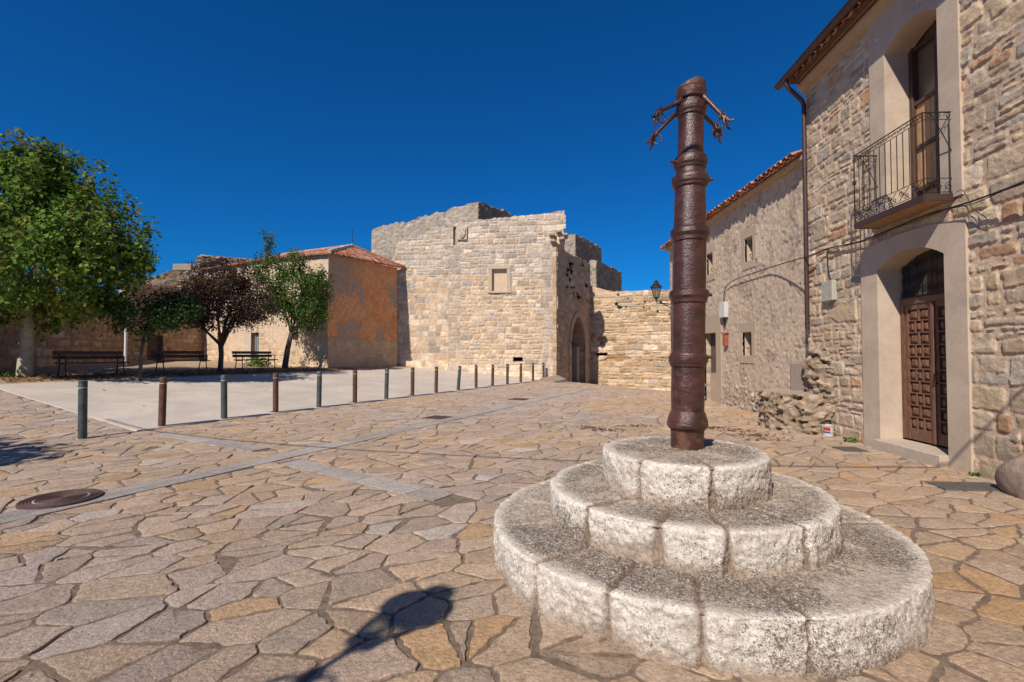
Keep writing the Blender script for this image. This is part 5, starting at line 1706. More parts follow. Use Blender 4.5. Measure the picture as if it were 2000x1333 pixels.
# ------------------------------------------------------------------ trees
def leaf_mesh(name, pts, nrm, size, cols, seed, parent, asp=.8):
    rng = np.random.RandomState(seed); n = len(pts)
    nr = nrm + rng.normal(0, .75, (n, 3)); nr[:, 2] += .35
    nr /= np.linalg.norm(nr, axis=1, keepdims=True) + 1e-9
    a = np.cross(nr, rng.normal(0, 1, (n, 3))); a /= np.linalg.norm(a, axis=1, keepdims=True) + 1e-9
    b = np.cross(nr, a)
    s = size * (.45 + .95 * rng.rand(n))[:, None]
    fold = nr * s * .16
    # six-point leaf folded along its midrib
    tip = pts + a * s * .62; base = pts - a * s * .5
    l1 = pts + b * s * asp * .5 + a * s * .08 + fold; r1 = pts - b * s * asp * .5 + a * s * .08 + fold
    V = np.stack([base, r1, tip, l1], 1).reshape(-1, 3)
    i0 = np.arange(n) * 4
    q = np.concatenate([np.stack([i0, i0 + 1, i0 + 2], 1), np.stack([i0, i0 + 2, i0 + 3], 1)])
    c = np.repeat(cols, 4, axis=0)
    o = mesh_np(name, V, q, c, M['leaf'], parent, smooth=False)
    return o
def tree(name, base, trunk_pts, trunk_r, lobes, nclump, lpc, leafsize, pal, label, cat, seed, barkm='bark', shoot=.45, limbs=7, spread=.22, shoots=(), keepfn=None):
    rng = random.Random(seed); nr = np.random.RandomState(seed)
    bz_ = g1(*base)
    t = empty(name, (base[0], base[1], bz_), 0, label, cat)
    B = Vector((base[0], base[1], bz_))
    tp = [B + Vector(p) for p in trunk_pts]
    mb = MB()
    mb.tube([tp[0] - Vector((0, 0, .15))] + tp, [trunk_r[0] * 1.35] + trunk_r, 14)
    lob = [(B + Vector(l[0]), Vector(l[1]), l[2]) for l in lobes]
    wts = [l[2] for l in lob]
    clumps = []
    while len(clumps) < nclump:
        c, r_, _ = rng.choices(lob, wts)[0]
        d = Vector((rng.gauss(0, 1), rng.gauss(0, 1), rng.gauss(0, 1))).normalized()
        k = rng.uniform(.35, 1.0) ** .55
        p = c + Vector((d.x * r_.x, d.y * r_.y, d.z * r_.z)) * k
        if keepfn and not keepfn(p - B): continue
        clumps.append((p, (p - c)))
    for sx in shoots: clumps.append((B + Vector(sx), Vector((0, 0, 1))))
    top = tp[-1]
    # limbs
    limb_pts = []
    for c, r_, _ in lob:
        for k in range(max(1, limbs // len(lob))):
            e = c + Vector((rng.uniform(-.55, .55) * r_.x, rng.uniform(-.55, .55) * r_.y, rng.uniform(-.3, .7) * r_.z))
            s_ = tp[-1] if rng.random() < .6 else tp[-1].lerp(tp[-2], rng.uniform(0, .5))
            m1 = s_.lerp(e, .35) + Vector((rng.uniform(-.1, .1), rng.uniform(-.1, .1), .12)) * (e - s_).length * .5
            m2 = s_.lerp(e, .7) + Vector((0, 0, .05)) * (e - s_).length
            r0 = trunk_r[-1] * rng.uniform(.4, .6)
            mb.tube([s_, m1, m2, e], [r0, r0 * .7, r0 * .45, r0 * .2], 7)
            for f in (0, .25, .5, .75, 1): limb_pts.append((m1.lerp(m2, f)))
            limb_pts.append(e); limb_pts.append(m2.lerp(e, .5))
    pts = []; nm = []; cl = []
    palA = np.array(pal)
    for (p, out) in clumps:
        q = min(limb_pts, key=lambda l: (l - p).length)
        if rng.random() < .6:
            mid = q.lerp(p, .5) + Vector((0, 0, .06))
            mb.tube([q, mid, p], [.014, .010, .004], 4, cap=False)
        dr = (out.normalized() * .5 + Vector((rng.gauss(0, .25), rng.gauss(0, .25), .75))).normalized()
        L = shoot * rng.uniform(.5, 1.3)
        mb.tube([p, p + dr * L], [.008, .003], 3, cap=False)
        m = int(lpc * rng.uniform(.6, 1.4))
        tt = nr.rand(m)
        pp = np.array(p)[None] + np.array(dr)[None] * (tt * L)[:, None] + nr.normal(0, 1, (m, 3)) * (spread * (1 - .55 * tt))[:, None]
        pts.append(pp); nm.append(np.repeat(np.array(out.normalized())[None], m, 0))
        base_c = palA[rng.randrange(len(palA))]
        ci = palA[nr.randint(0, len(palA), m)]
        cl.append((base_c[None] * .6 + ci * .4) * (.75 + .5 * nr.rand(m))[:, None])
    mb.build('trunk', M[barkm], t, smooth=True)
    P = np.concatenate(pts); N_ = np.concatenate(nm); C_ = np.concatenate(cl)
    leaf_mesh('crown', P, N_, leafsize, C_, seed, t)
    print('LEAVES', name, len(P))
    return t
PLANE = [(.10, .20, .022), (.14, .24, .03), (.07, .15, .02), (.20, .29, .045), (.11, .20, .025), (.23, .20, .045)]
GREEN = [(.07, .13, .02), (.09, .16, .03), (.05, .10, .015), (.14, .22, .04)]
PURP = [(.065, .028, .03), (.09, .038, .038), (.05, .022, .026), (.12, .06, .045), (.07, .08, .025)]
DARKG = [(.04, .085, .02), (.055, .105, .025), (.035, .07, .018)]
tree('plane_tree', (-14.6, 14.5), [(0, 0, 0), (.03, 0, .9), (0, 0, 1.9), (.05, 0, 2.5)], [.19, .165, .17, .13],
     [((-.3, .0, 2.95), (3.6, 2.3, 1.6), 4.0), ((-.6, .0, 4.9), (2.2, 2.0, 1.5), 1.8), ((1.9, .0, 3.9), (1.3, 1.4, 1.0), 1.0), ((-2.2, 0, 4.9), (1.9, 2, 1.9), 1.2), ((.2, 0, 6.0), (.7, .8, 1.0), .5)],
     800, 44, .132, PLANE, 'large plane tree with pale trunk and broad leafy green crown at the left edge', 'tree', 41, 'pale_bark', .55, 16, .19,
     shoots=[(x_ + .12 * math.sin(k * 2.3 + x_), .1 * math.cos(k), zt_ - .17 * k - .45) for x_, zt_ in ((.54, 7.25), (1.15, 6.7), (1.7, 6.5), (2.3, 5.9), (-.55, 7.0), (3.0, 5.2), (3.5, 4.6), (-1.4, 6.9)) for k in range(8)])
tree('small_tree', (-11.75, 15.3), [(0, 0, 0), (.02, 0, .8), (.08, 0, 1.4)], [.055, .05, .045],
     [((.15, .1, 2.05), (1.15, 1.0, .75), 1), ((.9, .3, 2.1), (.8, .6, .45), .5)], 130, 40, .085, DARKG, 'small dark green tree with thin trunk between the left and middle benches', 'tree', 42, 'bark', .3, 6, .16)
tree('purple_leaved_tree', (-11.75, 19.5), [(0, 0, 0), (.03, 0, .7), (.0, 0, 1.1)], [.10, .09, .10],
     [((0, 0, 2.6), (1.7, 1.4, 1.0), 2), ((-.2, 0, 3.5), (.9, 1.0, .8), 1), ((1.1, 0, 2.7), (1.1, .9, .9), .8), ((-1.3, 0, 2.3), (.8, .8, .6), .5), ((.7, 0, 3.6), (.5, .5, .6), .3)],
     540, 42, .07, PURP, 'dark purple leaved plum tree with forked trunk between the benches', 'tree', 43, 'bark', .4, 12, .17)
tree('almond_tree', (-10.75, 22.9), [(0, 0, 0), (.12, 0, .9), (.30, 0, 1.7)], [.14, .12, .10],
     [((.5, 0, 3.4), (1.5, 1.2, 1.1), 1.6), ((1.1, 0, 2.4), (.9, .9, .8), 1.0), ((-.6, 0, 2.9), (.9, .9, .8), .7), ((-.6, 0, 4.3), (.9, .9, .7), .8), ((1.5, 0, 4.0), (.5, .5, .5), .5), ((.4, 0, 4.9), (.45, .5, .5), .35)],
     360, 42, .085, GREEN, 'light green tree with dark leaning trunk in front of the plastered house', 'tree', 44, 'bark', .45, 10, .17,
     shoots=[(-.9 + .1 * math.sin(k * 2.1), .1, 4.7 + .085 * k) for k in range(18)] + [(-1.3 + .12 * math.sin(k * 1.7), 0, 4.3 + .09 * k) for k in range(9)])
# neighbours just outside the frame, whose shade falls into it
tree('plane_tree', (-12.3, 1.2), [(0, 0, 0), (.03, 0, 1.2), (0, 0, 2.4)], [.2, .18, .16],
     [((0, 0, 4.4), (2.4, 2.4, 1.7), 2), ((1.5, .7, 4.6), (1.1, 1.0, .8), .8)], 330, 30, .15, PLANE, 'plane tree outside the frame on the left, its crown shading the near paving', 'tree', 45, 'pale_bark', .5, 9, .25)
tree('plane_tree', (-16.6, 6.6), [(0, 0, 0), (.03, 0, 1.0), (0, 0, 2.0)], [.16, .14, .12],
     [((0, 0, 3.6), (2.0, 2.0, 1.3), 1)], 180, 30, .14, PLANE, 'plane tree outside the frame on the left, farther up the paved slope', 'tree', 46, 'pale_bark', .4, 6, .22)

# fallen leaves
def litter(name, fn, n, seed, size=.06, label=None):
    nr = np.random.RandomState(seed); P = []
    while len(P) < n:
        x, y, dz = fn(nr)
        P.append((x, y, g1(x, y) + dz + nr.rand() * .015))
    P = np.array(P); a = nr.rand(n) * 6.28; s = size * (.5 + nr.rand(n))
    up = np.stack([nr.normal(0, .25, n), nr.normal(0, .25, n), np.ones(n)], 1); up /= np.linalg.norm(up, axis=1, keepdims=True)
    A = np.stack([np.cos(a), np.sin(a), np.zeros(n)], 1); A = A - up * (A * up).sum(1, keepdims=True); Bv = np.cross(up, A)
    V = np.stack([P - A * s[:, None] * .6, P - Bv * s[:, None] * .35, P + A * s[:, None] * .6, P + Bv * s[:, None] * .35], 1).reshape(-1, 3)
    i0 = np.arange(n) * 4; q = np.stack([i0, i0 + 1, i0 + 2, i0 + 3], 1)
    pl = np.array([(.30, .13, .05), (.22, .10, .04), (.38, .20, .08), (.16, .09, .05)])[nr.randint(0, 4, n)]
    o = mesh_np(name, V, q, np.repeat(pl, 4, 0), M['leaf'], None, smooth=False)
    tag(o, label, 'fallen leaves', kind='stuff')
def f_strip(nr):
    s = 7.4 + abs(nr.normal(0, 1.0)); q = nr.uniform(0, 13); x, y = xy(s, q); return x, y, .03
litter('fallen_leaves', f_strip, 4200, 1, .075, 'brown fallen leaves on the dirt under the benches and trees')
def f_pz(nr):
    s = 7.3 - abs(nr.normal(0, 1.4)) ** 1.5; q = nr.uniform(0, 19); s = max(s, .1); x, y = xy(s, q); return x, y, .035
litter('fallen_leaves', f_pz, 170, 2, .06, 'few dry leaves scattered over the pale concrete plaza')
spots = [(1150, 838, .35), (1180, 842, .4), (1400, 838, .35), (1440, 843, .35), (1470, 852, .4), (1500, 860, .4), (1240, 834, .3)]
def f_db(nr):
    a = spots[nr.randint(len(spots))]; x, y = gp(a[0], a[1]); return x + nr.normal(0, a[2] * .55), y + nr.normal(0, .10), .02
litter('dry_debris', f_db, 520, 3, .05, 'brown dry debris lying on the paving behind the column')

# weeds and wall plants
def clump_mesh(name, r, n, size, pal, seed, up=.5):
    nr = np.random.RandomState(seed)
    p = nr.normal(0, 1, (n, 3)); p /= np.linalg.norm(p, axis=1, keepdims=True); p *= (r * nr.rand(n) ** .4)[:, None]
    p[:, 2] = np.abs(p[:, 2]) * up
    c = np.array(pal)[nr.randint(0, len(pal), n)] * (.7 + .6 * nr.rand(n))[:, None]
    return leaf_mesh(name, p, p / r, size, c, seed, None)
weed = clump_mesh('weed', .13, 60, .05, GREEN, 3, .6)
wl = [gp(1675, 868), gp(1912, 940), (-6.2, 11.8), (-1.55, 20.9), (-3.6, 17.0), (-.5, 23.0), (2.3, 27.4)]
wlab = ['leafy green weed at the left foot of the door surround', 'tiny green weed at the wall foot right of the doorway', 'low green tuft at the foot of the third bollard', 'low tuft at the foot of the ninth bollard', 'low tuft at the foot of the seventh bollard', 'low tuft at the foot of the twelfth bollard', 'low grass tuft at the gatehouse corner']
wl[0] = (W1.P(U(1675, 862)[0], 0, .10).x, W1.P(U(1675, 862)[0], 0, .10).y)
wl[1] = (W1.P(U(1912, 930)[0], 0, .05).x, W1.P(U(1912, 930)[0], 0, .05).y)
for j, b_ in ((2, 4), (3, 8), (4, 6), (5, 12)): wl[j] = (bpos[b_][0] - .10, bpos[b_][1] + .05)
for i, (p, lb) in enumerate(zip(wl, wlab)):
    o = weed if i == 0 else copy_tree(weed)
    sc = 1.0 if i == 0 else (.6 if i == 1 else 1.1)
    o.location = (p[0], p[1], g1(*p) + .01); o.scale = (sc, sc, sc * (.9 if i < 2 else .5)); o.rotation_euler = (0, 0, i * 1.3)
    tag(o, lb, 'weed', 'weeds growing at wall and bollard feet')
hedge = clump_mesh('low_shrub', .7, 420, .10, GREEN, 31, .8)
hedge.location = (-12.4, 23.6, g1(-12.4, 23.6)); tag(hedge, 'low bright green shrub on the ground behind the purple tree', 'shrub')
gtuft = clump_mesh('grass_tuft', .55, 300, .07, GREEN, 33, .25)
gtuft.location = (-14.9, 14.2, g1(-14.9, 14.2)); tag(gtuft, 'patch of short green grass round the pale trunk', 'grass', kind='stuff')
wp = clump_mesh('wall_plant', .20, 130, .085, DARKG, 7, 1.0)
z3 = lambda a, b: (700 + a / 3.125, 380 + b / 3.125)
A_ = [(1290, 430, 1.0), (1295, 465, 1.2), (1272, 462, .7), (1268, 498, .7), (1290, 525, 1.0), (1270, 568, .5), (1297, 571, .5), (1313, 569, .5), (1332, 600, .8), (1338, 625, .9), (1385, 560, .8), (1360, 430, .8), (1425, 640, .7), (1288, 603, .4), (1307, 603, .4)]
B_ = [(1575, 667, .6), (1597, 680, 1.0), (1585, 615, .5), (1645, 638, .4), (1747, 692, .5), (1780, 692, .5), (1830, 712, .5), (1850, 655, .6), (1900, 725, .5), (1635, 685, .3), (1750, 655, .35)]
A_.sort(key=lambda a: a[1] + a[0] * .001); B_.sort(key=lambda a: a[0])
first = True
for W_, L_, tx, gr_n in ((WA, A_, 'dark green plant in the shaded wall above the pointed gate, %s from the top', 'plants on the gate wall'), (WC, B_, 'small green plant in the sunlit curtain wall, %s from the left', 'plants on the curtain wall')):
    for i, (a, b, s_) in enumerate(L_):
        u_, v_ = W_.pix(*z3(a, b))
        o = wp if first else copy_tree(wp); first = False
        o.location = W_.P(u_, v_, .04); o.scale = (s_, s_, s_); o.rotation_euler = (random.uniform(0, 6), random.uniform(0, 6), random.uniform(0, 6))
        tag(o, tx % ordw[i], 'plant', gr_n)
tp_ = clump_mesh('wall_top_plant', .55, 260, .12, DARKG, 9, .5)
p_ = WR2.P(1.2, zat(403, 35.0), -.4); tp_.location = p_; tag(tp_, 'dark green growth on top of the shaded return wall of the keep ruin', 'plant')

# ------------------------------------------------------------------ street lamps
def lantern_parts(t, s=1.0):
    fr = MB(); gl = MB(); rf = MB(); n = 6
    zb, zt, rb, rt_ = 0, .42 * s, .11 * s, .21 * s
    for k in range(n):
        a = 2 * math.pi * k / n; b = 2 * math.pi * (k + 1) / n
        A0 = (rb * math.cos(a), rb * math.sin(a), zb); A1 = (rt_ * math.cos(a), rt_ * math.sin(a), zt)
        B0 = (rb * math.cos(b), rb * math.sin(b), zb); B1 = (rt_ * math.cos(b), rt_ * math.sin(b), zt)
        fr.tube([A0, A1], .010, 5); fr.tube([A0, B0], .010, 5); fr.tube([A1, B1], .014, 5)
        gl.add([A0, B0, B1, A1], [(0, 1, 2, 3)])
    fr.lathe([(.02, -.14 * s), (.035, -.12 * s), (.03, -.06 * s), (.09 * s, -.02 * s), (.11 * s, 0)], n=8)
    rf.lathe([(.26 * s, zt), (.25 * s, zt + .02), (.17 * s, zt + .11 * s), (.10 * s, zt + .17 * s), (.09 * s, zt + .22 * s), (.12 * s, zt + .24 * s), (.05 * s, zt + .27 * s), (.01, zt + .33 * s)], n=12)
    f = fr.build('lantern_frame', M['iron'], t, local=True)
    gl.build('lantern_glass', M['thin_glass'], f, local=True)
    rf.build('lantern_roof', M['iron'], t, local=True, smooth=True, angle=35)
g_ = bpy.data.materials.new('thin_lamp_glass'); g_.use_nodes = True; t_ = g_.node_tree
tr_ = t_.nodes.new('ShaderNodeBsdfTransparent'); gs_ = t_.nodes.new('ShaderNodeBsdfGlossy'); gs_.inputs['Roughness'].default_value = .1; gs_.inputs['Color'].default_value = (.7, .75, .75, 1)
mx_ = t_.nodes.new('ShaderNodeMixShader'); mx_.inputs[0].default_value = .22
tr_.inputs[0].default_value = (.75, .8, .8, 1)
t_.links.new(tr_.outputs[0], mx_.inputs[1]); t_.links.new(gs_.outputs[0], mx_.inputs[2]); t_.links.new(mx_.outputs[0], t_.nodes['Material Output'].inputs[0])
M['thin_glass'] = g_
lx, ly = 5.52, 18.45; lz = zat(582, ly)
lamp = empty('street_lamp', (lx, ly, lz), 0, 'black wall lantern on a scrolled iron bracket at the far corner of the rendered house', 'street lamp')
lantern_parts(lamp, .92)
br = MB()
br.tube([(0, 0, -.14), (.02, 0, -.20), (.10, 0, -.20), (.68, 0, -.26)], .016, 6)
br.tube([(.68, 0, .0), (.68, 0, -.55)], .014, 6)
br.tube([(.15, 0, -.21), (.35, 0, -.28), (.55, 0, -.40), (.68, 0, -.52)], .012, 6)
for (cx_, cz_, r__) in ((.58, -.34, .065), (.43, -.28, .05), (.32, -.25, .035), (.61, -.44, .04)):
    scroll(br, lambda p, q: Vector((p, 0, q)), cx_, cz_, r__, 1.4, 0, 1, .008)
br.build('bracket', M['iron'], lamp, local=True)
tag(MB().tube([W2.P(9.42, lz - .3, .03), W2.P(9.42, 1.6, .03), W2.P(9.42, -.3, .03)], .013, 5).build('lamp_cable', M['cable']), 'thin dark cable running down the corner below the wall lantern', 'cable')
# lamp post behind the viewer, which throws the lantern shadow on the near paving
px_, py_ = -2.64, -.50
post = empty('street_lamp', (px_, py_, 0), 0, 'lamp post outside the frame behind the viewer, casting the lantern shadow on the paving', 'street lamp')
lt = empty('lantern', (0, 0, 3.35)); lt.parent = post
fr = MB(); n = 6
lantern_parts(lt, .85)
pm = MB().lathe([(.14, 0), (.14, .12), (.09, .18), (.07, .8), (.05, .85), (.035, 1.0), (.028, 3.0), (.05, 3.03), (.05, 3.08), (.02, 3.12), (.02, 3.25)], n=14)
for sg in (-1, 1):
    pm.tube([(0, 0, 2.75), (sg * .16, 0, 2.82), (sg * .2, 0, 2.95), (sg * .1, 0, 3.05), (0, 0, 3.02)], .013, 6)
pm.build('post', M['iron'], post, local=True, smooth=True, angle=35)
# overhead wires out of frame whose thin shadow crosses the square
A0 = Vector((-11.9, 4.5, 6.3)); B0 = W1.P(1.35, 5.6, .1)
wp_ = [A0.lerp(B0, k / 24) - Vector((0, 0, 1.35 * 4 * (k / 24) * (1 - k / 24))) for k in range(25)]
tag(MB().tube(wp_, .018, 5).build('overhead_cable', M['cable']), 'sagging cable outside the frame above, casting the thin shadow line across the square', 'cable')

# ------------------------------------------------------------------ manholes and drains
mx0, my0 = gp(120, 979)
mh = empty('round_manhole', (mx0, my0, .009), 0, 'round rusty cast iron manhole cover with concentric rings at the lower left', 'manhole cover')
pr_ = [(.38, .0), (.38, .026)]
r_ = .37
while r_ > .27: pr_ += [(r_, .030), (r_ - .014, .030), (r_ - .017, .023), (r_ - .026, .023)]; r_ -= .030
MB().lathe([(a * .86, b) for a, b in pr_ + [(.262, .02)]], (mx0, my0, .009), 72, cap=False).build('outer_ring', M['rustplate'], mh, smooth=True, angle=30)
MB().lathe([(.227, .022), (.202, .024)], (mx0, my0, .009), 64, cap=False).build('concrete_ring', M['strip'], mh)
md = MB(); pr_ = [(.24, .02)]; r_ = .235
while r_ > .05: pr_ += [(r_, .030), (r_ - .013, .030), (r_ - .016, .024), (r_ - .025, .024)]; r_ -= .028
md.lathe([(a * .86, b) for a, b in pr_ + [(.03, .028), (.001, .028)]], (mx0, my0, .009), 64, cap=False)
for k in range(24):
    a = 2 * math.pi * k / 24
    md.box((mx0 + .12 * math.cos(a), my0 + .12 * math.sin(a), .031), (.11, .006, .004), Matrix.Rotation(a, 3, 'Z'))
md.build('lid', M['rustplate'], mh, smooth=True, angle=30)
def drain(px, py, sx, sy, lab, matk='rustplate', grid=True, rot=None, z=.018):
    x, y = gp(px, py); a = math.atan2(UD[1], UD[0]) if rot is None else rot
    zz = g1(x, y) + z
    t = empty('drain_cover', (x, y, zz), a, lab, 'drain cover')
    MB().box((0, 0, -.02), (sx, sy, .05), None, .004).build('frame', M['rustplate' if grid else 'darkpatch'], t, local=True)
    g = MB()
    if grid:
        for i in range(7):
            for j in range(7):
                g.box(((i - 3) * sx / 7.6, (j - 3) * sy / 7.6, .007), (sx / 11, sy / 11, .006), None, .001)
    else:
        for i in range(9): g.box(((i - 4) * sx / 9.8, 0, .006), (sx / 22, sy * .86, .006))
    g.build('grating', M[matk], t, local=True)
drain(855, 817, .52, .52, 'dark square iron cover on the paving strip in the middle of the square')
drain(1013, 781, .55, .55, 'small dark square iron cover farther up the paving strip')
drain(1660, 879.5, .34, .34, 'small dark square drain grate near the door step', 'darkpatch', False, R(88))
drain(1893, 953, .34, .72, 'long dark drain grate in the paving beside the house wall', 'darkpatch', False, R(86))

# ------------------------------------------------------------------ rubble fountain stump, boulder, bucket
def craggy(name, c, rad, z0, z1, a0, a1, seed, parent, amp=.10, taper=.0, squash=1.0, dome=.0, pal=None, cap_smooth=True, cell=.16):
    res = .02; na = int(abs(a1 - a0) * rad / res); nz = int((z1 - z0) / res)
    th = np.linspace(a0, a1, na + 1)
    nr_ = int(rad / .03)
    s1 = np.linspace(z0, z1, nz + 1)
    T_, Z_ = np.meshgrid(th, s1)
    t = (Z_ - z0) / (z1 - z0)
    R_ = rad * (1 - taper * t) * np.where(t > 1 - dome, np.sqrt(np.clip(1 - ((t - 1 + dome) / max(dome, 1e-3)) ** 2 * .75, 0, 1)), 1)
    h, cc = rubble(T_ * rad, Z_, cell, 1.6, seed, .05, (.35, .26, .185), pal or [(.42, .31, .22), (.44, .34, .25), (.39, .28, .19), (.45, .36, .27), (.43, .29, .18)], .03, .10, .04, .09)
    cc = cc * .80
    hole = sstep(.58, .70, fbm(T_ * rad * 9, Z_ * 9, seed + 5, 3))
    h = h + amp * (fbm(T_ * rad * 2.2, Z_ * 2.6, seed + 2, 4) - .5) * 2 + .14 * (fbm(T_ * rad * 7, Z_ * 11, seed + 3, 4, .6) - .5) - .07 * hole
    cc = cc * (1 - .35 * hole[..., None])
    R2 = R_ + h
    P = np.stack([c[0] + R2 * np.cos(T_), c[1] + R2 * np.sin(T_) * squash, Z_ + 0 * T_], -1)
    # cap
    k = 14
    Rt = R2[-1]; rings = []; rc = []
    for i in range(1, k + 1):
        f = 1 - i / k
        zz = z1 + .02 * (fbm(th * 3, th * 0 + i * .3, seed + 9, 3) - .3) + (.10 if dome else .0) * (1 - f)
        rings.append(np.stack([c[0] + Rt * f * np.cos(th), c[1] + Rt * f * np.sin(th) * squash, zz], -1))
        g = (.75 + .4 * fbm(th * 4, th * 0 + i * .5, seed + 10, 3))[:, None]
        rc.append(np.array([[.40, .32, .25]]) * g)
    P = np.concatenate([P, np.array(rings)]); cc = np.concatenate([cc, np.array(rc)])
    idx = np.arange(P.shape[0] * P.shape[1]).reshape(P.shape[:2])
    q = np.stack([idx[:-1, :-1], idx[:-1, 1:], idx[1:, 1:], idx[1:, :-1]], -1).reshape(-1, 4)
    return mesh_np(name, P.reshape(-1, 3), q, cc.reshape(-1, 3), M['masonry'], parent)
rs = empty('rubble_stump', (5.9, 9.7, 0), 0, 'crumbling rubble stone stump with low round base against the wall corner under the downpipe', 'rubble stump')
craggy('base_block', (6.02, 9.80), .92, -.1, .74, math.pi * .42, math.pi * 1.62, 201, rs, .07)
craggy('upper_block', (6.24, 9.30), .50, .62, 1.82, math.pi * .45, math.pi * 1.60, 203, rs, .09, .12, 1.25, .55, cell=.15)
ns = MB(); pn = Vector((5.72, 10.25, 0))
ns.box((5.92, 10.0, 1.02), (.10, .34, .62), Matrix.Rotation(.5, 3, 'Z'), .03, (.24, .19, .165)); ns.build('niche_slab', M['masonry'], rs)
bo_ = MB(); 
def blob(c, rx, ry, rz, seed, amp=.1, n=28):
    vs = []; fs = []
    for i in range(n + 1):
        ph = math.pi * i / n
        for j in range(n * 2):
            th = math.pi * j / n
            d = Vector((math.sin(ph) * math.cos(th), math.sin(ph) * math.sin(th), math.cos(ph)))
            k = 1 + amp * (float(fbm(np.array(d.x * 1.6 + 5 + d.z), np.array(d.y * 1.6 + d.z * .7), seed, 4)) - .5) * 2
            vs.append((c[0] + d.x * rx * k, c[1] + d.y * ry * k, c[2] + d.z * rz * k))
    for i in range(n):
        for j in range(n * 2):
            j2 = (j + 1) % (n * 2)
            fs.append((i * 2 * n + j, (i + 1) * 2 * n + j, (i + 1) * 2 * n + j2, i * 2 * n + j2))
    return vs, fs
bo_.add(*blob((5.47, 5.02, .16), .27, .36, .34, 3, .16))
tag(bo_.build('boulder', M['boulder'], None, smooth=True), 'rounded dark boulder guarding the wall foot at the right edge', 'boulder')
bkp = W1.P(U(1635, 850)[0], 0, .16)
bk_ = empty('plastic_bucket', (bkp.x, bkp.y, .01), 0, 'small white plastic bucket with a red label by the rubble stump', 'bucket')
bb = MB().lathe([(.085, .0), (.10, .19), (.108, .19), (.108, .205), (.098, .205), (.09, .05), (.08, .012), (.001, .012)], n=24)
bb.build('pail', mat('bucket_plastic', (.55, .50, .45), .4, nscale=9, namp=.15), bk_, local=True, smooth=True, angle=40)
lb = MB(); vs = []
for (z_, r_) in ((.10, .0948), (.17, .0984)):
    for k in range(9): a = math.pi * (1.02 + .42 * k / 8); vs.append((r_ * math.cos(a), r_ * math.sin(a), z_))
lb.add(vs, [(k, k + 1, 10 + k, 9 + k) for k in range(8)]); lo = lb.build('label', M['red'], bk_, local=True)
lb = MB(); vs = []
for (z_, r_) in ((.065, .0931), (.092, .0945)):
    for k in range(9): a = math.pi * (1.02 + .42 * k / 8); vs.append((r_ * math.cos(a), r_ * math.sin(a), z_))
lb.add(vs, [(k, k + 1, 10 + k, 9 + k) for k in range(8)]); lb.build('label', M['blue'], bk_, local=True)
MB().tube([(-.105, 0, .19), (-.12, -.06, .12), (-.05, -.12, .10), (.05, -.12, .10), (.12, -.06, .12), (.105, 0, .19)], .003, 5).build('handle', M['white'], bk_, local=True)

# ------------------------------------------------------------------ cables and boxes on the right hand houses
cabA = [(2120, 300, .20), (2000, 355, .17), (1931, 382, .15), (1875, 401, .12), (1819, 417, .10), (1762, 439, .08), (1725, 454, .07), (1687, 470, .06), (1645, 480, .06), (1613, 487, .06), (1582, 500, .15)]
pts = [W1.P(*W1.pix(a, b, w_), w_) for a, b, w_ in cabA]
cabB = [(1560, 506, .30), (1510, 521, .10), (1465, 536, .08), (1440, 545, .08), (1425, 553, .07), (1416, 565, .06), (1413, 592, .06)]
pts += [W2.P(*W2.pix(a, b, w_), w_) for a, b, w_ in cabB]
def smooth_pts(P, k=4):
    out = []
    for i in range(len(P) - 1):
        p0 = P[max(i - 1, 0)]; p1 = P[i]; p2 = P[i + 1]; p3 = P[min(i + 2, len(P) - 1)]
        for j in range(k):
            t = j / k
            out.append(.5 * ((2 * p1) + (p2 - p0) * t + (2 * p0 - 5 * p1 + 4 * p2 - p3) * t * t + (3 * p1 - p0 - 3 * p2 + p3) * t ** 3))
    return out + [P[-1]]
sp_ = smooth_pts(pts)
tag(MB().tube(sp_, .012, 6).build('wall_cable', M['cable']), 'thick black cable looping along both right hand house walls under the balcony', 'cable')
sp2 = [p + Vector((.0, .0, -.022 - .012 * math.sin(i * .8))) for i, p in enumerate(sp_[:44])]
tag(MB().tube(sp2, .006, 5).build('wall_cable', M['cable']), 'thinner second cable hanging just under the thick wall cable', 'cable')
p = lambda a, b, w_: W1.P(*W1.pix(a, b, w_), w_)
tag(MB().tube(smooth_pts([p(1617, 487, .06), p(1616, 500, .05), p(1618, 530, .045), p(1622, 545, .045), p(1622, 553, .045)]), .010, 6).build('box_cable', M['cable']), 'short black cable dropping to the pale junction box', 'cable')
tag(MB().tube(smooth_pts([p(1868, 376, .2), p(1880, 372, .1), p(1892, 392, .06), p(1900, 408, .05), p(1925, 425, .05), p(1935, 440, .05)]), .005, 5).build('loose_wire', M['cable']), 'thin loose wire hanging from the balcony end to the wall', 'cable')
bx_ = W1.pix(1611, 552, .03); bx2 = W1.pix(1632, 586, .03)
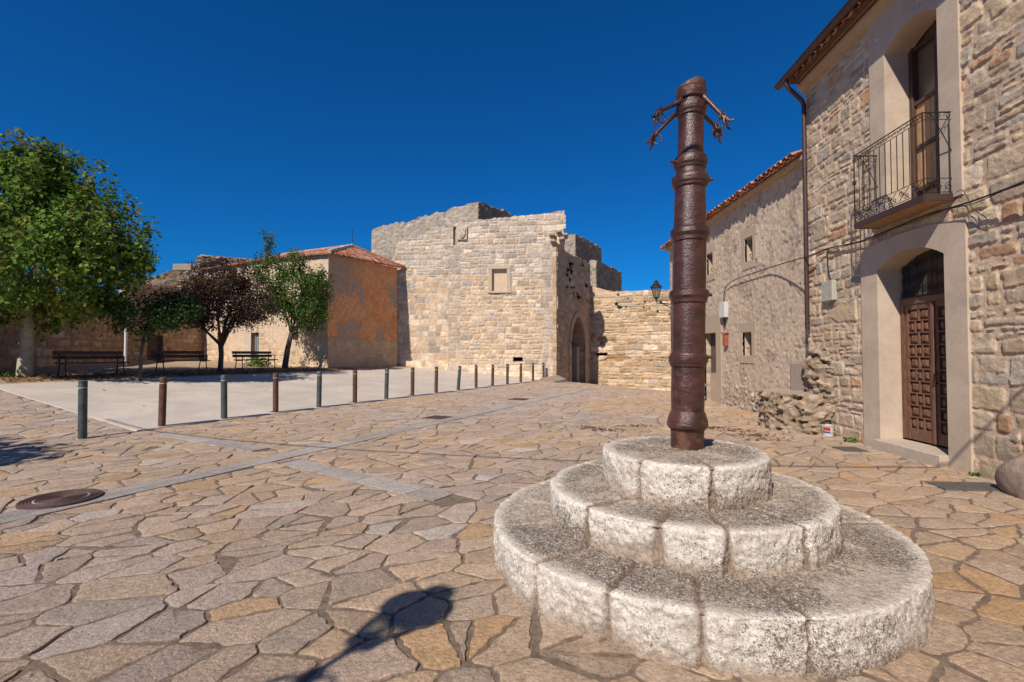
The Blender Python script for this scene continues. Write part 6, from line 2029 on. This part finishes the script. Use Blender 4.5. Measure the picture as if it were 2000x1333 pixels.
jb = empty('junction_box', W1.P((bx_[0] + bx2[0]) / 2, (bx_[1] + bx2[1]) / 2, .03), 0, 'pale square junction box on the stone wall left of the doorway', 'junction box')
j_ = MB(); w1box(j_, min(bx_[0], bx2[0]), max(bx_[0], bx2[0]), bx2[1], bx_[1], .0, .09, .006); j_.build('housing', mat('junction_plastic', (.40, .385, .33), .6, nscale=12, namp=.15), jb)
j_ = MB(); um_ = (bx_[0] + bx2[0]) / 2; vm_ = (bx_[1] + bx2[1]) / 2
for du in (-.09, .09):
    for dv in (-.10, .10): j_.tube([W1.P(um_ + du, vm_ + dv, .09), W1.P(um_ + du, vm_ + dv, .096)], .008, 8)
j_.build('screw', M['rustplate'], jb)
a_ = W2.pix(1409, 592, .05); b_ = W2.pix(1420, 620, .05)
mb_ = empty('meter_box', W2.P((a_[0] + b_[0]) / 2, b_[1], .05), 0, 'white cable box fixed to the rendered wall where the cable ends', 'meter box')
m_ = MB(); m_.box(W2.P((a_[0] + b_[0]) / 2, (a_[1] + b_[1]) / 2, .06), (.13, abs(a_[0] - b_[0]), a_[1] - b_[1]), None, .012); m_.build('housing', M['white'], mb_)
m_ = MB()
for k in range(3):
    u_ = (a_[0] + b_[0]) / 2 - .06 + .06 * k
    m_.tube([W2.P(u_, b_[1] + .01, .06), W2.P(u_, b_[1] - .10, .05), W2.P(u_ + .02, b_[1] - .22 - .05 * k, .03)], .012, 6)
m_.build('cable_tail', M['cable'], mb_)
a_ = W2.pix(1411, 651, .05); b_ = W2.pix(1424, 677, .05)
cl = empty('clay_holder', W2.P((a_[0] + b_[0]) / 2, b_[1], .05), 0, 'small reddish clay holder mounted on the rendered wall below the white box', 'wall holder')
m_ = MB(); um_ = (a_[0] + b_[0]) / 2; hh = a_[1] - b_[1]
m_.box(W2.P(um_, b_[1] + hh * .45, .06), (.09, .17, hh * .84), None, .012); m_.build('body', M['clay'], cl)
MB().box(W2.P(um_, a_[1] - .015, .07), (.14, .24, .04), None, .01).build('lid', M['clay'], cl)
